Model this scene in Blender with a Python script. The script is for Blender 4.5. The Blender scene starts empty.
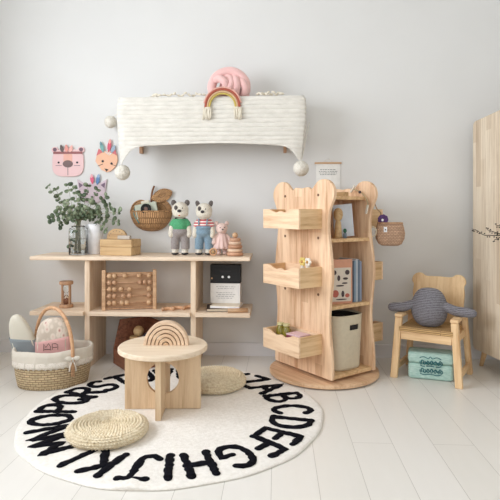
import bpy, bmesh, math, random
from mathutils import Vector, Matrix, noise
R = math.radians; PI = math.pi; TAU = 2*PI
random.seed(7)
col = bpy.context.scene.collection
sc = bpy.context.scene

# ------------------------------------------------------------------ helpers
H, F, HOR, YAW = .824, 520.0, 212.0, R(3)
cy_, sy_ = math.cos(YAW), math.sin(YAW)
def fl(px, py, z=0.0):                      # point at height z
    Z = (z-H)/((HOR-py)/F); u = (px-250)/F
    return Vector((Z*(u*cy_-sy_), Z*(u*sy_+cy_), z))
def pl(px, py, Y):                          # point at distance Y from the camera along the room
    u = (px-250)/F; Z = Y/(u*sy_+cy_)
    return Vector((Z*(u*cy_-sy_), Y, H+Z*(HOR-py)/F))

class MB:
    def __init__(s):
        s.bm = bmesh.new(); s.uv = s.bm.loops.layers.uv.new('UVMap')
    def f(s, vs, uvs=None):
        try: fc = s.bm.faces.new(vs)
        except ValueError: return None
        if uvs:
            for l, w in zip(fc.loops, uvs): l[s.uv].uv = w
        return fc
    def v(s, p, M=None):
        p = Vector(p); return s.bm.verts.new(M @ p if M else p)
    def box(s, x0, x1, y0, y1, z0, z1, M=None):
        p = [s.v((x, y, z), M) for z in (z0, z1) for y in (y0, y1) for x in (x0, x1)]
        for q in ((0,2,3,1),(4,5,7,6),(0,1,5,4),(1,3,7,5),(3,2,6,7),(2,0,4,6)): s.f([p[i] for i in q])
        return s
    def prism(s, pts, t0, t1, M=None):      # outline (x,z) extruded along y
        a = [s.v((x, t0, z), M) for x, z in pts]; b = [s.v((x, t1, z), M) for x, z in pts]
        n = len(pts); s.f(a); s.f(b[::-1])
        for i in range(n): s.f([a[(i+1) % n], a[i], b[i], b[(i+1) % n]])
        return s
    def grid(s, rows, closed_u=False, us=None, vs=None):
        g = [[s.v(p) for p in r] for r in rows]
        n = len(g[0])
        for i in range(len(g)-1):
            for j in range(n if closed_u else n-1):
                k = (j+1) % n
                uv = None
                if us: uv = [(us[j], vs[i]), (us[j+1], vs[i]), (us[j+1], vs[i+1]), (us[j], vs[i+1])]
                s.f([g[i][j], g[i][k], g[i+1][k], g[i+1][j]], uv)
        return g
    def lathe(s, prof, n=36, sx=1, sy=1, M=None, c=(0,0,0), top=True):
        rm = max(r for r, z in prof)
        us = [TAU*rm*j/n for j in range(n+1)]; vs = [0]
        for a, b in zip(prof, prof[1:]): vs.append(vs[-1]+math.hypot(b[0]-a[0], b[1]-a[1]))
        rows = []
        for r, z in prof:
            row = []
            for j in range(n):
                a = TAU*j/n
                p = Vector((c[0]+r*math.cos(a)*sx, c[1]+r*math.sin(a)*sy, c[2]+z))
                row.append(M @ p if M else p)
            rows.append(row)
        g = s.grid(rows, True, us, vs)
        if prof[0][0] > 1e-5: s.f(g[0][::-1])
        if top and prof[-1][0] > 1e-5: s.f(g[-1])
        return s
    def cyl(s, r, z0, z1, n=24, c=(0,0), M=None):
        return s.lathe([(r, z0), (r, z1)], n, c=(c[0], c[1], 0), M=M)
    def ell(s, c, r, M=None, n=20, m=12):
        if not hasattr(r, '__len__'): r = (r, r, r)
        c = Vector(c); rows = []
        for i in range(1, m):
            ph = PI*i/m; row = []
            for j in range(n):
                a = TAU*j/n; d = Vector((r[0]*math.sin(ph)*math.cos(a), r[1]*math.sin(ph)*math.sin(a), -r[2]*math.cos(ph)))
                if M: d = M @ d
                row.append(c+d)
            rows.append(row)
        us = [j/n for j in range(n+1)]; vs = [i/m for i in range(m)]
        g = s.grid(rows, True, us, vs)
        d0 = Vector((0, 0, -r[2])); d1 = -d0
        if M: d0 = M @ d0; d1 = M @ d1
        a = s.v(c+d0); b = s.v(c+d1)
        for j in range(n):
            k = (j+1) % n; s.f([a, g[0][k], g[0][j]]); s.f([b, g[-1][j], g[-1][k]])
        return s
    def tube(s, pts, r, n=10, closed=False, flat=1.0, up=(0, 0, 1)):
        pts = [Vector(p) for p in pts]; N = len(pts)
        rs = r if hasattr(r, '__len__') else [r]*N
        rows = []; up = Vector(up); prev = None; dist = [0]
        for i in range(1, N): dist.append(dist[-1]+(pts[i]-pts[i-1]).length)
        for i in range(N):
            a = pts[(i-1) % N] if closed or i > 0 else pts[i]
            b = pts[(i+1) % N] if closed or i < N-1 else pts[i]
            t = (b-a).normalized()
            if prev is None:
                x = t.cross(up)
                if x.length < 1e-3: x = t.cross(Vector((1, 0, 0)))
                x.normalize()
            else:
                x = prev-t*prev.dot(t)
                if x.length < 1e-6: x = t.cross(up)
                x.normalize()
            prev = x; y = x.cross(t)
            rows.append([pts[i]+x*math.cos(TAU*j/n)*rs[i]+y*math.sin(TAU*j/n)*rs[i]*flat for j in range(n)])
        us = [TAU*rs[0]*j/n for j in range(n+1)]
        if closed: rows.append(rows[0]); dist.append(dist[-1]+(pts[0]-pts[-1]).length)
        g = s.grid(rows, True, us, dist)
        if not closed: s.f(g[0][::-1]); s.f(g[-1])
        return s
    def build(s, name, mat, parent=None, smooth=False, bevel=0, remesh=0, solid=0, sub=0, loc=None):
        bmesh.ops.remove_doubles(s.bm, verts=s.bm.verts, dist=1e-6)
        bmesh.ops.recalc_face_normals(s.bm, faces=s.bm.faces)
        me = bpy.data.meshes.new(name); s.bm.to_mesh(me); s.bm.free()
        if smooth: me.polygons.foreach_set('use_smooth', [True]*len(me.polygons))
        me.materials.append(mat)
        o = bpy.data.objects.new(name, me); col.objects.link(o)
        if parent: o.parent = parent
        if loc is not None: o.location = loc
        if remesh:
            m = o.modifiers.new('r', 'REMESH'); m.mode = 'VOXEL'; m.voxel_size = remesh; m.use_smooth_shade = True
            m = o.modifiers.new('s', 'SMOOTH'); m.iterations = 4
        if solid:
            m = o.modifiers.new('so', 'SOLIDIFY'); m.thickness = solid; m.offset = 0
        if sub:
            m = o.modifiers.new('ss', 'SUBSURF'); m.levels = sub; m.render_levels = sub
        if bevel:
            m = o.modifiers.new('b', 'BEVEL'); m.width = bevel; m.segments = 2; m.limit_method = 'ANGLE'; m.angle_limit = R(40)
            me.polygons.foreach_set('use_smooth', [True]*len(me.polygons))
            w = o.modifiers.new('w', 'WEIGHTED_NORMAL')
        return o

def tag(o, label, cat, group=None):
    o['label'] = label; o['category'] = cat
    if group: o['group'] = group
    return o
def thing(name, label, cat, loc=(0, 0, 0), rz=0, group=None):
    o = bpy.data.objects.new(name, None); col.objects.link(o)
    o.empty_display_size = .05
    o.location = loc; o.rotation_euler = (0, 0, rz)
    return tag(o, label, cat, group)
def struct(o): o['kind'] = 'structure'; return o
def copy_tree(o, parent=None):
    c = o.copy(); col.objects.link(c); c.parent = parent
    for ch in list(o.children): copy_tree(ch, c)
    return c
def smooth_path(pts, k=6, closed=False):
    P = [Vector(p) for p in pts]; n = len(P); out = []
    for i in range(n if closed else n-1):
        g = lambda q: P[q % n] if closed else P[max(0, min(n-1, q))]
        a, b, c, d = g(i-1), g(i), g(i+1), g(i+2)
        for j in range(k):
            t = j/k
            out.append(.5*((2*b)+(c-a)*t+(2*a-5*b+4*c-d)*t*t+(3*b-a-3*c+d)*t**3))
    if not closed: out.append(P[-1])
    return out

# ------------------------------------------------------------------ materials
def srgb(c): return tuple((x/255/12.92 if x/255 <= .04045 else ((x/255+.055)/1.055)**2.4) for x in c)+(1,)
class NT:
    def __init__(s, name):
        s.m = bpy.data.materials.new(name); s.m.use_nodes = True
        s.t = s.m.node_tree; s.b = s.t.nodes['Principled BSDF']; s.tc = s.t.nodes.new('ShaderNodeTexCoord')
    def n(s, ty, **kw):
        x = s.t.nodes.new('ShaderNode'+ty)
        for k, v in kw.items(): setattr(x, k, v)
        return x
    def l(s, a, b): s.t.links.new(a, b)
    def mapping(s, scale=(1, 1, 1), rot=(0, 0, 0), src='Object'):
        m = s.n('Mapping'); m.inputs['Scale'].default_value = scale; m.inputs['Rotation'].default_value = rot
        s.l(s.tc.outputs[src], m.inputs[0]); return m.outputs[0]
    def noise(s, vec, scale=5, detail=4, rough=.6):
        x = s.n('TexNoise'); x.inputs['Scale'].default_value = scale; x.inputs['Detail'].default_value = detail
        x.inputs['Roughness'].default_value = rough; s.l(vec, x.inputs['Vector']); return x.outputs['Fac']
    def ramp(s, fac, stops):
        r = s.n('ValToRGB'); e = r.color_ramp.elements
        while len(e) < len(stops): e.new(.5)
        for i, (p, c) in enumerate(stops): e[i].position = p; e[i].color = c
        s.l(fac, r.inputs[0]); return r.outputs[0]
    def mix(s, fac, a, b, mode='MIX'):
        m = s.n('Mix'); m.data_type = 'RGBA'; m.blend_type = mode
        for k, w in ((0, fac), (6, a), (7, b)):
            if hasattr(w, 'is_linked') or hasattr(w, 'links'): s.l(w, m.inputs[k])
            else: m.inputs[k].default_value = w
        return m.outputs[2]
    def math(s, op, a, b=0):
        m = s.n('Math'); m.operation = op
        for k, w in ((0, a), (1, b)):
            if hasattr(w, 'links'): s.l(w, m.inputs[k])
            else: m.inputs[k].default_value = w
        return m.outputs[0]
    def bump(s, h, strength=.3, dist=.002):
        b = s.n('Bump'); b.inputs['Strength'].default_value = strength; b.inputs['Distance'].default_value = dist
        s.l(h, b.inputs['Height']); s.l(b.outputs[0], s.b.inputs['Normal'])
    def col(s, c):
        if hasattr(c, 'links'): s.l(c, s.b.inputs['Base Color'])
        else: s.b.inputs['Base Color'].default_value = c
    def rough(s, v): s.b.inputs['Roughness'].default_value = v

def wood(name, light, dark, axis=0, strip=0, sa=None, rough=.55, contrast=1.0):
    m = NT(name); L, D = srgb(light), srgb(dark)
    sc_ = [26, 26, 26]; sc_[axis] = 2.0
    fine = m.noise(m.mapping(tuple(sc_)), 2.2, 6, .65)
    sc2 = [6, 6, 6]; sc2[axis] = .8
    big = m.noise(m.mapping(tuple(sc2)), 2.0, 3, .5)
    f = m.math('ADD', m.math('MULTIPLY', fine, .75), m.math('MULTIPLY', big, .35))
    c = m.ramp(f, [(.40, D), (.5, tuple(.45*a+.55*b for a, b in zip(D, L))), (.63, L)])
    if strip:
        sep = m.n('SeparateXYZ'); m.l(m.tc.outputs['Object'], sep.inputs[0])
        ax = sa if sa is not None else (0 if axis != 0 else 2)
        k = m.math('FLOOR', m.math('DIVIDE', sep.outputs[ax], strip))
        j = m.math('FLOOR', m.math('ADD', m.math('DIVIDE', sep.outputs[axis], .38), m.math('MULTIPLY', k, .37)))
        w = m.n('TexWhiteNoise'); w.noise_dimensions = '2D'
        cb = m.n('CombineXYZ'); m.l(k, cb.inputs[0]); m.l(j, cb.inputs[1]); m.l(cb.outputs[0], w.inputs['Vector'])
        tone = m.ramp(w.outputs['Value'], [(0, (.70, .62, .54, 1)), (.5, (.93, .90, .87, 1)), (1, (1.0, 1.0, 1.0, 1))])
        c = m.mix(.75, c, tone, 'MULTIPLY')
    m.col(c); m.rough(rough); m.bump(fine, .12, .001)
    return m.m
def plain(name, c, rough=.6, nscale=30, var=.06, bump=0, sheen=0, metal=0):
    m = NT(name); C = srgb(c)
    f = m.noise(m.mapping(), nscale, 3)
    m.col(m.ramp(f, [(.3, tuple(x*(1-var) for x in C[:3])+(1,)), (.7, tuple(min(1, x*(1+var)) for x in C[:3])+(1,))]))
    m.rough(rough); m.b.inputs['Metallic'].default_value = metal
    if sheen: m.b.inputs['Sheen Weight'].default_value = sheen
    if bump: m.bump(f, bump, .003)
    return m.m
def knit(name, c, scale=220, var=.12):      # crochet stitches
    m = NT(name); C = srgb(c)
    v = m.n('TexVoronoi'); v.inputs['Scale'].default_value = scale; m.l(m.mapping((1, 1, .8)), v.inputs['Vector'])
    d = v.outputs['Distance']
    m.col(m.ramp(d, [(0, tuple(min(1, x*(1+var)) for x in C[:3])+(1,)), (.8, tuple(x*(1-2*var) for x in C[:3])+(1,))]))
    inv = m.math('SUBTRACT', 1, d); m.bump(inv, .5, .002); m.rough(.9); m.b.inputs['Sheen Weight'].default_value = .2
    return m.m
def fabric(name, c, scale=400, rough=.95):
    m = NT(name); C = srgb(c)
    w = m.noise(m.mapping(), scale, 2); n2 = m.noise(m.mapping(), 9, 3)
    m.col(m.ramp(n2, [(.3, tuple(x*.95 for x in C[:3])+(1,)), (.7, C)])); m.bump(w, .35, .0015); m.rough(rough)
    m.b.inputs['Sheen Weight'].default_value = .15
    return m.m
def weave(name, light, dark, bw=.022, bh=.008, gap=.0016, bump=.9):   # UV in metres
    m = NT(name)
    b = m.n('TexBrick'); b.offset = .5; b.inputs['Scale'].default_value = 1
    b.inputs['Brick Width'].default_value = bw; b.inputs['Row Height'].default_value = bh
    b.inputs['Mortar Size'].default_value = gap; b.inputs['Mortar Smooth'].default_value = 1.0
    L = srgb(light); D = srgb(dark)
    b.inputs['Color1'].default_value = L; b.inputs['Color2'].default_value = tuple(.78*x for x in L[:3])+(1,); b.inputs['Mortar'].default_value = D
    m.l(m.tc.outputs['UV'], b.inputs['Vector'])
    n = m.noise(m.mapping(), 40, 2)
    m.col(m.mix(.5, b.outputs['Color'], m.ramp(n, [(.3, (.75, .75, .75, 1)), (.7, (1, 1, 1, 1))]), 'MULTIPLY'))
    m.bump(m.math('SUBTRACT', 1, b.outputs['Fac']), bump, .004); m.rough(.7)
    return m.m

M_pale = wood('pale pine', (240, 220, 196), (212, 184, 154), 0)
M_palez = wood('pale pine upright', (238, 216, 190), (208, 178, 146), 2)
M_panel = wood('pine panel', (244, 212, 178), (202, 156, 118), 2, .05)
M_shelfw = wood('pine shelf', (230, 196, 150), (194, 150, 104), 0, .05, 1)
M_drawx = wood('pine drawer', (244, 214, 180), (210, 168, 128), 0)
M_drawy = wood('pine drawer side', (230, 198, 154), (194, 154, 108), 1)
M_disc = wood('pine disc', (232, 198, 162), (198, 152, 114), 0, .05, 1)
M_chair = wood('honey pine', (236, 202, 156), (200, 156, 108), 2)
M_chairx = wood('honey pine rail', (236, 202, 156), (202, 158, 110), 0)
M_table = wood('ash plywood', (234, 216, 192), (212, 188, 158), 0)
M_leg = wood('ash leg', (224, 198, 164), (194, 162, 126), 2)
M_cab = wood('white oak', (238, 224, 202), (204, 184, 158), 2, .065, 1)
M_toy = wood('toy wood', (214, 178, 140), (176, 134, 98), 0)
M_toyd = wood('toy wood brown', (196, 156, 122), (150, 108, 80), 2)
M_beech = wood('beech', (222, 178, 138), (186, 136, 98), 0)
M_crate = wood('walnut crate', (152, 98, 72), (92, 54, 40), 0)
M_box = wood('golden box wood', (204, 172, 126), (168, 130, 86), 0)
M_cream = knit('cream crochet', (232, 224, 208))
M_wicker = weave('natural wicker', (226, 202, 162), (138, 104, 66), .034, .011, .0024)
M_apple = weave('brown rattan', (214, 166, 116), (110, 70, 40), .011, .030, .0022)
M_bag = weave('tan straw', (212, 176, 146), (140, 98, 74), .017, .008, .0018, .5)
M_rush = weave('rush', (214, 174, 118), (140, 98, 54), .3, .008)
M_white = plain('white ceramic', (238, 238, 240), .3)
M_liner = fabric('linen liner', (222, 214, 200))
M_black = plain('black', (18, 18, 20), .65)
M_dark = plain('charcoal', (58, 54, 56), .8)

# ------------------------------------------------------------------ the room
WY, WL, WR, WF, WH = 2.985, -1.85, 1.75, -2.2, 2.6
def m_wall():
    m = NT('painted wall'); n = m.noise(m.mapping(), 1.3, 3); f = m.noise(m.mapping(), 160, 3)
    m.col(m.ramp(n, [(.3, srgb((219, 219, 217))), (.7, srgb((224, 224, 222)))])); m.bump(f, .08, .001); m.rough(.85); return m.m
def m_floor():
    m = NT('white painted floorboards')
    mp = m.n('Mapping'); mp.inputs['Rotation'].default_value = (0, 0, PI/2); mp.inputs['Location'].default_value = (.3, .018, 0)
    m.l(m.tc.outputs['Object'], mp.inputs[0])
    b = m.n('TexBrick'); b.offset = .37; b.inputs['Scale'].default_value = 1
    b.inputs['Brick Width'].default_value = 1.15; b.inputs['Row Height'].default_value = .1425
    b.inputs['Mortar Size'].default_value = .0009; b.inputs['Mortar Smooth'].default_value = .3
    b.inputs['Color1'].default_value = srgb((235, 232, 226)); b.inputs['Color2'].default_value = srgb((231, 228, 221))
    b.inputs['Mortar'].default_value = srgb((186, 182, 174))
    m.l(mp.outputs[0], b.inputs['Vector'])
    n = m.noise(m.mapping((9, 1.5, 1)), 3, 5)
    m.col(m.mix(.5, b.outputs['Color'], m.ramp(n, [(.3, (.96, .96, .95, 1)), (.7, (1, 1, 1, 1))]), 'MULTIPLY'))
    m.bump(m.math('SUBTRACT', 1, b.outputs['Fac']), .4, .001); m.rough(.33); return m.m
MW, MF = m_wall(), m_floor()
M_trim = plain('white trim paint', (224, 223, 224), .5, 5, .01)
M_ceil = plain('ceiling paint', (232, 230, 226), .9, 5, .01)
T = .12
struct(MB().box(WL-T, WR+T, WF-T, WY+T, -.1, 0).build('floor', MF))
struct(MB().box(WL-T, WR+T, WF-T, WY+T, WH, WH+.1).build('ceiling', M_ceil))
struct(MB().box(WL-T, WR+T, WY, WY+T, 0, WH).build('wall_back', MW))
struct(MB().box(WR, WR+T, WF, WY, 0, WH).build('wall_right', MW))
# left wall with a window
LW = (.0, 2.2, .80, 2.1)   # y0,y1,z0,z1
m = MB(); y0, y1, z0, z1 = LW
m.box(WL-T, WL, WF, y0, 0, WH); m.box(WL-T, WL, y1, WY, 0, WH); m.box(WL-T, WL, y0, y1, 0, z0); m.box(WL-T, WL, y0, y1, z1, WH)
struct(m.build('wall_left', MW))
FW = (-1.3, 1.2, .5, 2.35)
m = MB(); x0, x1, a0, a1 = FW
m.box(WL-T, x0, WF-T, WF, 0, WH); m.box(x1, WR+T, WF-T, WF, 0, WH); m.box(x0, x1, WF-T, WF, 0, a0); m.box(x0, x1, WF-T, WF, a1, WH)
struct(m.build('wall_front', MW))
def window(n, axis, p, u0, u1, w0, w1):
    m = MB(); t = .05
    def bx(a, b, c, d):
        if axis == 'x': m.box(p-.03, p+.03, a, b, c, d)
        else: m.box(a, b, p-.03, p+.03, c, d)
    bx(u0, u0+t, w0, w1); bx(u1-t, u1, w0, w1); bx(u0, u1, w0, w0+t); bx(u0, u1, w1-t, w1); bx((u0+u1)/2-t/2, (u0+u1)/2+t/2, w0, w1)
    struct(m.build('window_%d' % n, M_trim))
window(1, 'x', WL-T/2, *LW); window(2, 'y', WF-T/2, *FW)
bb = MB(); bb.box(WL, WR, WY-.010, WY, 0, .070); bb.box(WL, WR, WY-.013, WY, .062, .073); bb.box(WL, WR, WY-.012, WY, 0, .006)
struct(bb.build('baseboard_back', M_trim))
struct(MB().box(WL, WL+.012, WF, WY-.013, 0, .073).build('baseboard_left', M_trim))
struct(MB().box(WR-.012, WR, WF, WY-.013, 0, .073).build('baseboard_right', M_trim))

# ------------------------------------------------------------------ low open shelf
SX0, SX1, SF, SB, ST, SM = pl(29.5, 258, 2.68).x, pl(250, 258, 2.68).x, 2.68, 2.968, .590, .300
sh = thing('low_shelf', 'long low pale pine open shelf with two boards against the back wall', 'shelf', ((SX0+SX1)/2, SF, 0))
ox = (SX0+SX1)/2
U1, U2 = pl(85.5, 262, 2.68).x, pl(192.5, 262, 2.68).x
MB().box(SX0-ox, SX1-ox, 0, SB-SF, ST-.020, ST).build('top_board', M_pale, sh, bevel=.0015)
for nm, a, b in (('shelf_board', SX0-ox, U1-ox-.0135), ('shelf_board', U1-ox+.0135, U2-ox-.0135), ('shelf_board', U2-ox+.0135, SX1-ox)):
    MB().box(a, b, 0, SB-SF, SM-.022, SM).build(nm, M_pale, sh, bevel=.0015)
for u in (U1, U2):
    MB().box(u-ox-.0135, u-ox+.0135, .022, SB-SF, 0, ST-.0202).build('upright', M_palez, sh, bevel=.0015)

# ------------------------------------------------------------------ alphabet rug
RC = Vector((-.420, 2.116, 0)); RR_ = .602
rug = thing('alphabet_rug', 'round cream tufted rug with black alphabet letters around its border', 'rug', RC)
def m_rug(name, c1, c2, sc=70):
    m = NT(name); n = m.noise(m.mapping(), sc, 4); b = m.noise(m.mapping(), 260, 2); v = m.noise(m.mapping(), 12, 2)
    m.col(m.mix(.5, m.ramp(n, [(.3, c1), (.65, c2)]), m.ramp(v, [(.3, (.92, .91, .9, 1)), (.7, (1, 1, 1, 1))]), 'MULTIPLY'))
    m.bump(m.math('ADD', n, b), .5, .005); m.rough(1); m.b.inputs['Sheen Weight'].default_value = .2; return m.m
M_rug = m_rug('cream tufted cotton', srgb((236, 231, 222)), srgb((250, 246, 239)))
M_let = m_rug('black tufted cotton', srgb((8, 8, 12)), srgb((22, 22, 30)))
M_let.node_tree.nodes['Principled BSDF'].inputs['Sheen Weight'].default_value = 0
M_let.node_tree.nodes['Principled BSDF'].inputs['Specular IOR Level'].default_value = .1
RT = .011
rows = []
prof = [(0, RT), (.2, RT), (.4, RT), (.5, RT), (.57, RT), (.59, RT*.9), (.599, RT*.6), (.602, .003), (.598, .0)]
m = MB(); n = 160
for r, z in prof[1:]:
    row = []
    for j in range(n):
        a = TAU*j/n
        w = 1+(r/.6)**6*(.006*math.sin(3*a+1)+.005*math.sin(7*a+.5)+.003*math.sin(17*a))
        w -= (r/.6)**4*(.034*math.exp(-((a-R(92))/.22)**2)+.020*math.exp(-((a-R(41))/.14)**2))
        zz = z+(0.0022*noise.noise(Vector((math.cos(a)*r*25, math.sin(a)*r*25, 0))) if z > .004 else 0)
        # a gentle ripple in the near edge
        da = (a-R(268))/.07
        if z > 0: zz += .010*math.exp(-da*da)*(r/.6)**10
        row.append(Vector((r*w*math.cos(a), r*w*math.sin(a), zz)))
    rows.append(row)
g = m.grid(rows, True); c0 = m.v((0, 0, RT))
for j in range(n): m.f([c0, g[0][j], g[0][(j+1) % n]])
m.f(g[-1])
m.build('pile', M_rug, rug, smooth=True)
def arc(cx, cz, rx, rz, a0, a1, k=9): return [(cx+rx*math.cos(R(a0+(a1-a0)*i/k)), cz+rz*math.sin(R(a0+(a1-a0)*i/k))) for i in range(k+1)]
LET = {
 'A': [[(0, 0), (.28, 1), (.56, 0)], [(.1, .36), (.46, .36)]],
 'B': [[(0, 0), (0, 1)], [(0, 1)]+arc(.2, .76, .22, .24, 90, -90, 6)+[(0, .52)], [(0, .52)]+arc(.25, .26, .27, .26, 90, -90, 6)+[(0, 0)]],
 'C': [arc(.3, .5, .3, .5, 45, 315, 14)],
 'D': [[(0, 0), (0, 1)], [(0, 1)]+arc(.14, .5, .4, .5, 90, -90, 10)+[(0, 0)]],
 'E': [[(.45, 1), (0, 1), (0, 0), (.45, 0)], [(0, .5), (.38, .5)]],
 'F': [[(.45, 1), (0, 1), (0, 0)], [(0, .52), (.38, .52)]],
 'G': [arc(.3, .5, .32, .5, 50, 330, 14)+[(.6, .42), (.34, .42)]],
 'H': [[(0, 0), (0, 1)], [(.48, 0), (.48, 1)], [(0, .5), (.48, .5)]],
 'I': [[(.2, 0), (.2, 1)]],
 'J': [[(.1, 1), (.66, 1)], [(.42, 1), (.42, .25)]+arc(.22, .22, .2, .22, 0, -150, 6)],
 'K': [[(0, 0), (0, 1)], [(.48, 1), (.02, .46)], [(.16, .56), (.52, 0)]],
 'L': [[(0, 1), (0, 0), (.44, 0)]],
 'M': [[(0, 0), (.06, 1), (.33, .4), (.6, 1), (.68, 0)]],
 'N': [[(0, 0), (0, 1), (.5, 0), (.5, 1)]],
 'O': [arc(.3, .5, .3, .5, 0, 350, 16)+[(.6, .5)]],
 'P': [[(0, 0), (0, 1)], [(0, 1)]+arc(.22, .74, .26, .26, 90, -90, 6)+[(0, .48)]],
 'Q': [arc(.3, .5, .3, .5, 0, 350, 16)+[(.6, .5)], [(.34, .26), (.62, -.06)]],
 'R': [[(0, 0), (0, 1)], [(0, 1)]+arc(.22, .74, .26, .26, 90, -90, 6)+[(0, .48)], [(.16, .48), (.5, 0)]],
 'S': [arc(.26, .75, .24, .25, 40, 260, 8)+arc(.26, .25, .25, .26, 80, -140, 8)],
 'T': [[(0, 1), (.6, 1)], [(.3, 1), (.3, 0)]],
 'U': [[(0, 1)]+arc(.25, .28, .25, .28, 180, 360, 8)+[(.5, 1)]],
 'V': [[(0, 1), (.28, 0), (.56, 1)]],
 'W': [[(0, 1), (.17, 0), (.35, .7), (.53, 0), (.7, 1)]],
 'X': [[(0, 0), (.5, 1)], [(0, 1), (.5, 0)]],
 'Y': [[(0, 1), (.26, .5), (.52, 1)], [(.26, .5), (.26, 0)]],
 'Z': [[(0, 1), (.5, 1), (0, 0), (.5, 0)]]}
ANG = dict(A=37, B=20, C=3.5, D=-13, E=-28, F=-40, G=-54, H=-69.5, I=-81, J=-92, K=-108, L=-123, M=-136, N=-149.5, O=-164.5, P=-179, Q=168.5, R=157, S=145, T=133, U=120, V=107.5, W=94, X=79, Y=65, Z=51)
for ch, a in ANG.items():
    m = MB(); ad = R(a); er = Vector((math.cos(ad), math.sin(ad), 0)); et = Vector((math.sin(ad), -math.cos(ad), 0))
    xs = [p[0] for s in LET[ch] for p in s]; mid = (min(xs)+max(xs))/2
    hh = .150; ww = .155
    for st in LET[ch]:
        q = []
        for i in range(len(st)-1):
            p0, p1 = Vector(st[i]), Vector(st[i+1]); k = max(1, int((p1-p0).length*hh/.012))
            q += [p0.lerp(p1, j/k) for j in range(k)]
        q.append(Vector(st[-1]))
        pts = []; rs = []
        for i, p in enumerate(q):
            w = er*(.406+p.y*hh)+et*((p.x-mid)*ww)
            w.z = RT+.0015; w += Vector((random.uniform(-1, 1), random.uniform(-1, 1), 0))*.0022
            pts.append(w); rs.append(.0145*random.uniform(.80, 1.15))
        m.tube(pts, rs, 10, flat=.3)
        for e in (0, -1): m.ell(pts[e], (rs[e], rs[e], rs[e]*.3), n=10, m=6)
    m.build('letter', M_let, rug, smooth=True)

# ------------------------------------------------------------------ braided poufs
def m_pouf():
    m = NT('braided straw'); n = m.noise(m.mapping(), 90, 3); v = m.noise(m.mapping(), 14, 2)
    m.col(m.mix(.6, m.ramp(n, [(.3, srgb((214, 194, 158))), (.65, srgb((246, 234, 208)))]), m.ramp(v, [(.3, (.86, .84, .8, 1)), (.7, (1, 1, 1, 1))]), 'MULTIPLY'))
    m.bump(n, .5, .003); m.rough(.85); return m.m
M_pouf = m_pouf()
def pouf(c, r, h, label, rz=0):
    o = thing('straw_floor_cushion', label, 'cushion', c, rz, 'round braided straw floor cushions')
    m = MB(); n = 260; rows = []; NR = 12; K = 6
    def base(t):   # t 0..1 from top centre over the side to bottom
        if t < .62:
            q = t/.62; return (r*.93*q, h*(1-.10*q**4))
        q = (t-.62)/.38*PI; return (r*.93+r*.07*math.sin(q)+.012*math.sin(q), h*.45+h*.45*math.cos(q))
    T_ = 17
    for i in range(1, T_*K+1):
        t = i/(T_*K); br, bz = base(t); row = []
        ring = t*T_; w = abs(math.sin(PI*ring))
        for j in range(n):
            a = TAU*j/n
            braid = math.sin(a*int(10+br/r*60)+int(ring)*1.9+(ring % 1)*2.4)
            d = .0062*w+.0046*braid*w-.003
            e = .001*noise.noise(Vector((a*4, ring*.7, r)))*8*(br/r)
            if t < .62: row.append(Vector(((br)*math.cos(a), (br)*math.sin(a), max(0.001, bz+d+e*.4))))
            else: row.append(Vector(((br+d+e*.3)*math.cos(a), (br+d+e*.3)*math.sin(a), max(0.0, bz))))
        rows.append(row)
    g = m.grid(rows, True); m.f(g[0]); m.f(g[-1])
    m.build('braided_body', M_pouf, o, smooth=True)
    return o
pc = fl(107.5, 434, .014)
pouf((pc.x, pc.y, RT+.003), .131, .044, 'straw floor cushion on the near left of the rug, in front of the round table')
pc = fl(214, 385, .014)
pouf((pc.x, pc.y, RT+.003), .133, .055, 'straw floor cushion behind the round table, partly hidden by its leg', 1)

# ------------------------------------------------------------------ round table
TC = Vector((-.472, 2.132, RT+.002)); TH = .262
tb = thing('round_table', 'small round pale wooden table on crossed panel legs on the rug', 'table', TC, R(4))
tm = MB(); tm.lathe([(.001, TH-.022), (.176, TH-.022), (.183, TH-.018), (.183, TH-.005), (.179, TH), (.001, TH)], 72)
tm.build('tabletop', M_table, tb, bevel=.001)
def hole_panel(hw, hgt, cz, r, t, cut=None):
    m = MB(); n = 64; o0 = []; i0 = []
    for j in range(n):
        a = TAU*j/n+TAU/n/2; c, s = math.cos(a), math.sin(a)
        k = min((hw/abs(c)) if abs(c) > 1e-6 else 9, ((hgt-cz)/s if s > 0 else cz/-s) if abs(s) > 1e-6 else 9)
        o0.append((c*k, cz+s*k)); i0.append((c*r, cz+s*r))
    # snap the nearest sample to each corner
    for cxn, czn in ((hw, 0), (-hw, 0), (hw, hgt), (-hw, hgt)):
        b = min(range(n), key=lambda q: (o0[q][0]-cxn)**2+(o0[q][1]-czn)**2); o0[b] = (cxn, czn)
    V = [[m.v((x, y, z)) for x, z in L] for y in (-t/2, t/2) for L in (o0, i0)]
    for j in range(n):
        k = (j+1) % n
        m.f([V[0][j], V[0][k], V[1][k], V[1][j]]); m.f([V[2][k], V[2][j], V[3][j], V[3][k]])
        m.f([V[0][k], V[0][j], V[2][j], V[2][k]]); m.f([V[1][j], V[1][k], V[3][k], V[3][j]])
    return m
hole_panel(.156, TH-.022, .125, .066, .020).build('leg_panel', M_leg, tb)
m = MB()
for s in (-1, 1): # crossing panel, cut round the first panel's hole
    m.box(-.011, .011, min(s*.0105, s*.135), max(s*.0105, s*.135), 0, TH-.022)
m.build('leg_panel', M_leg, tb, bevel=.001)

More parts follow.
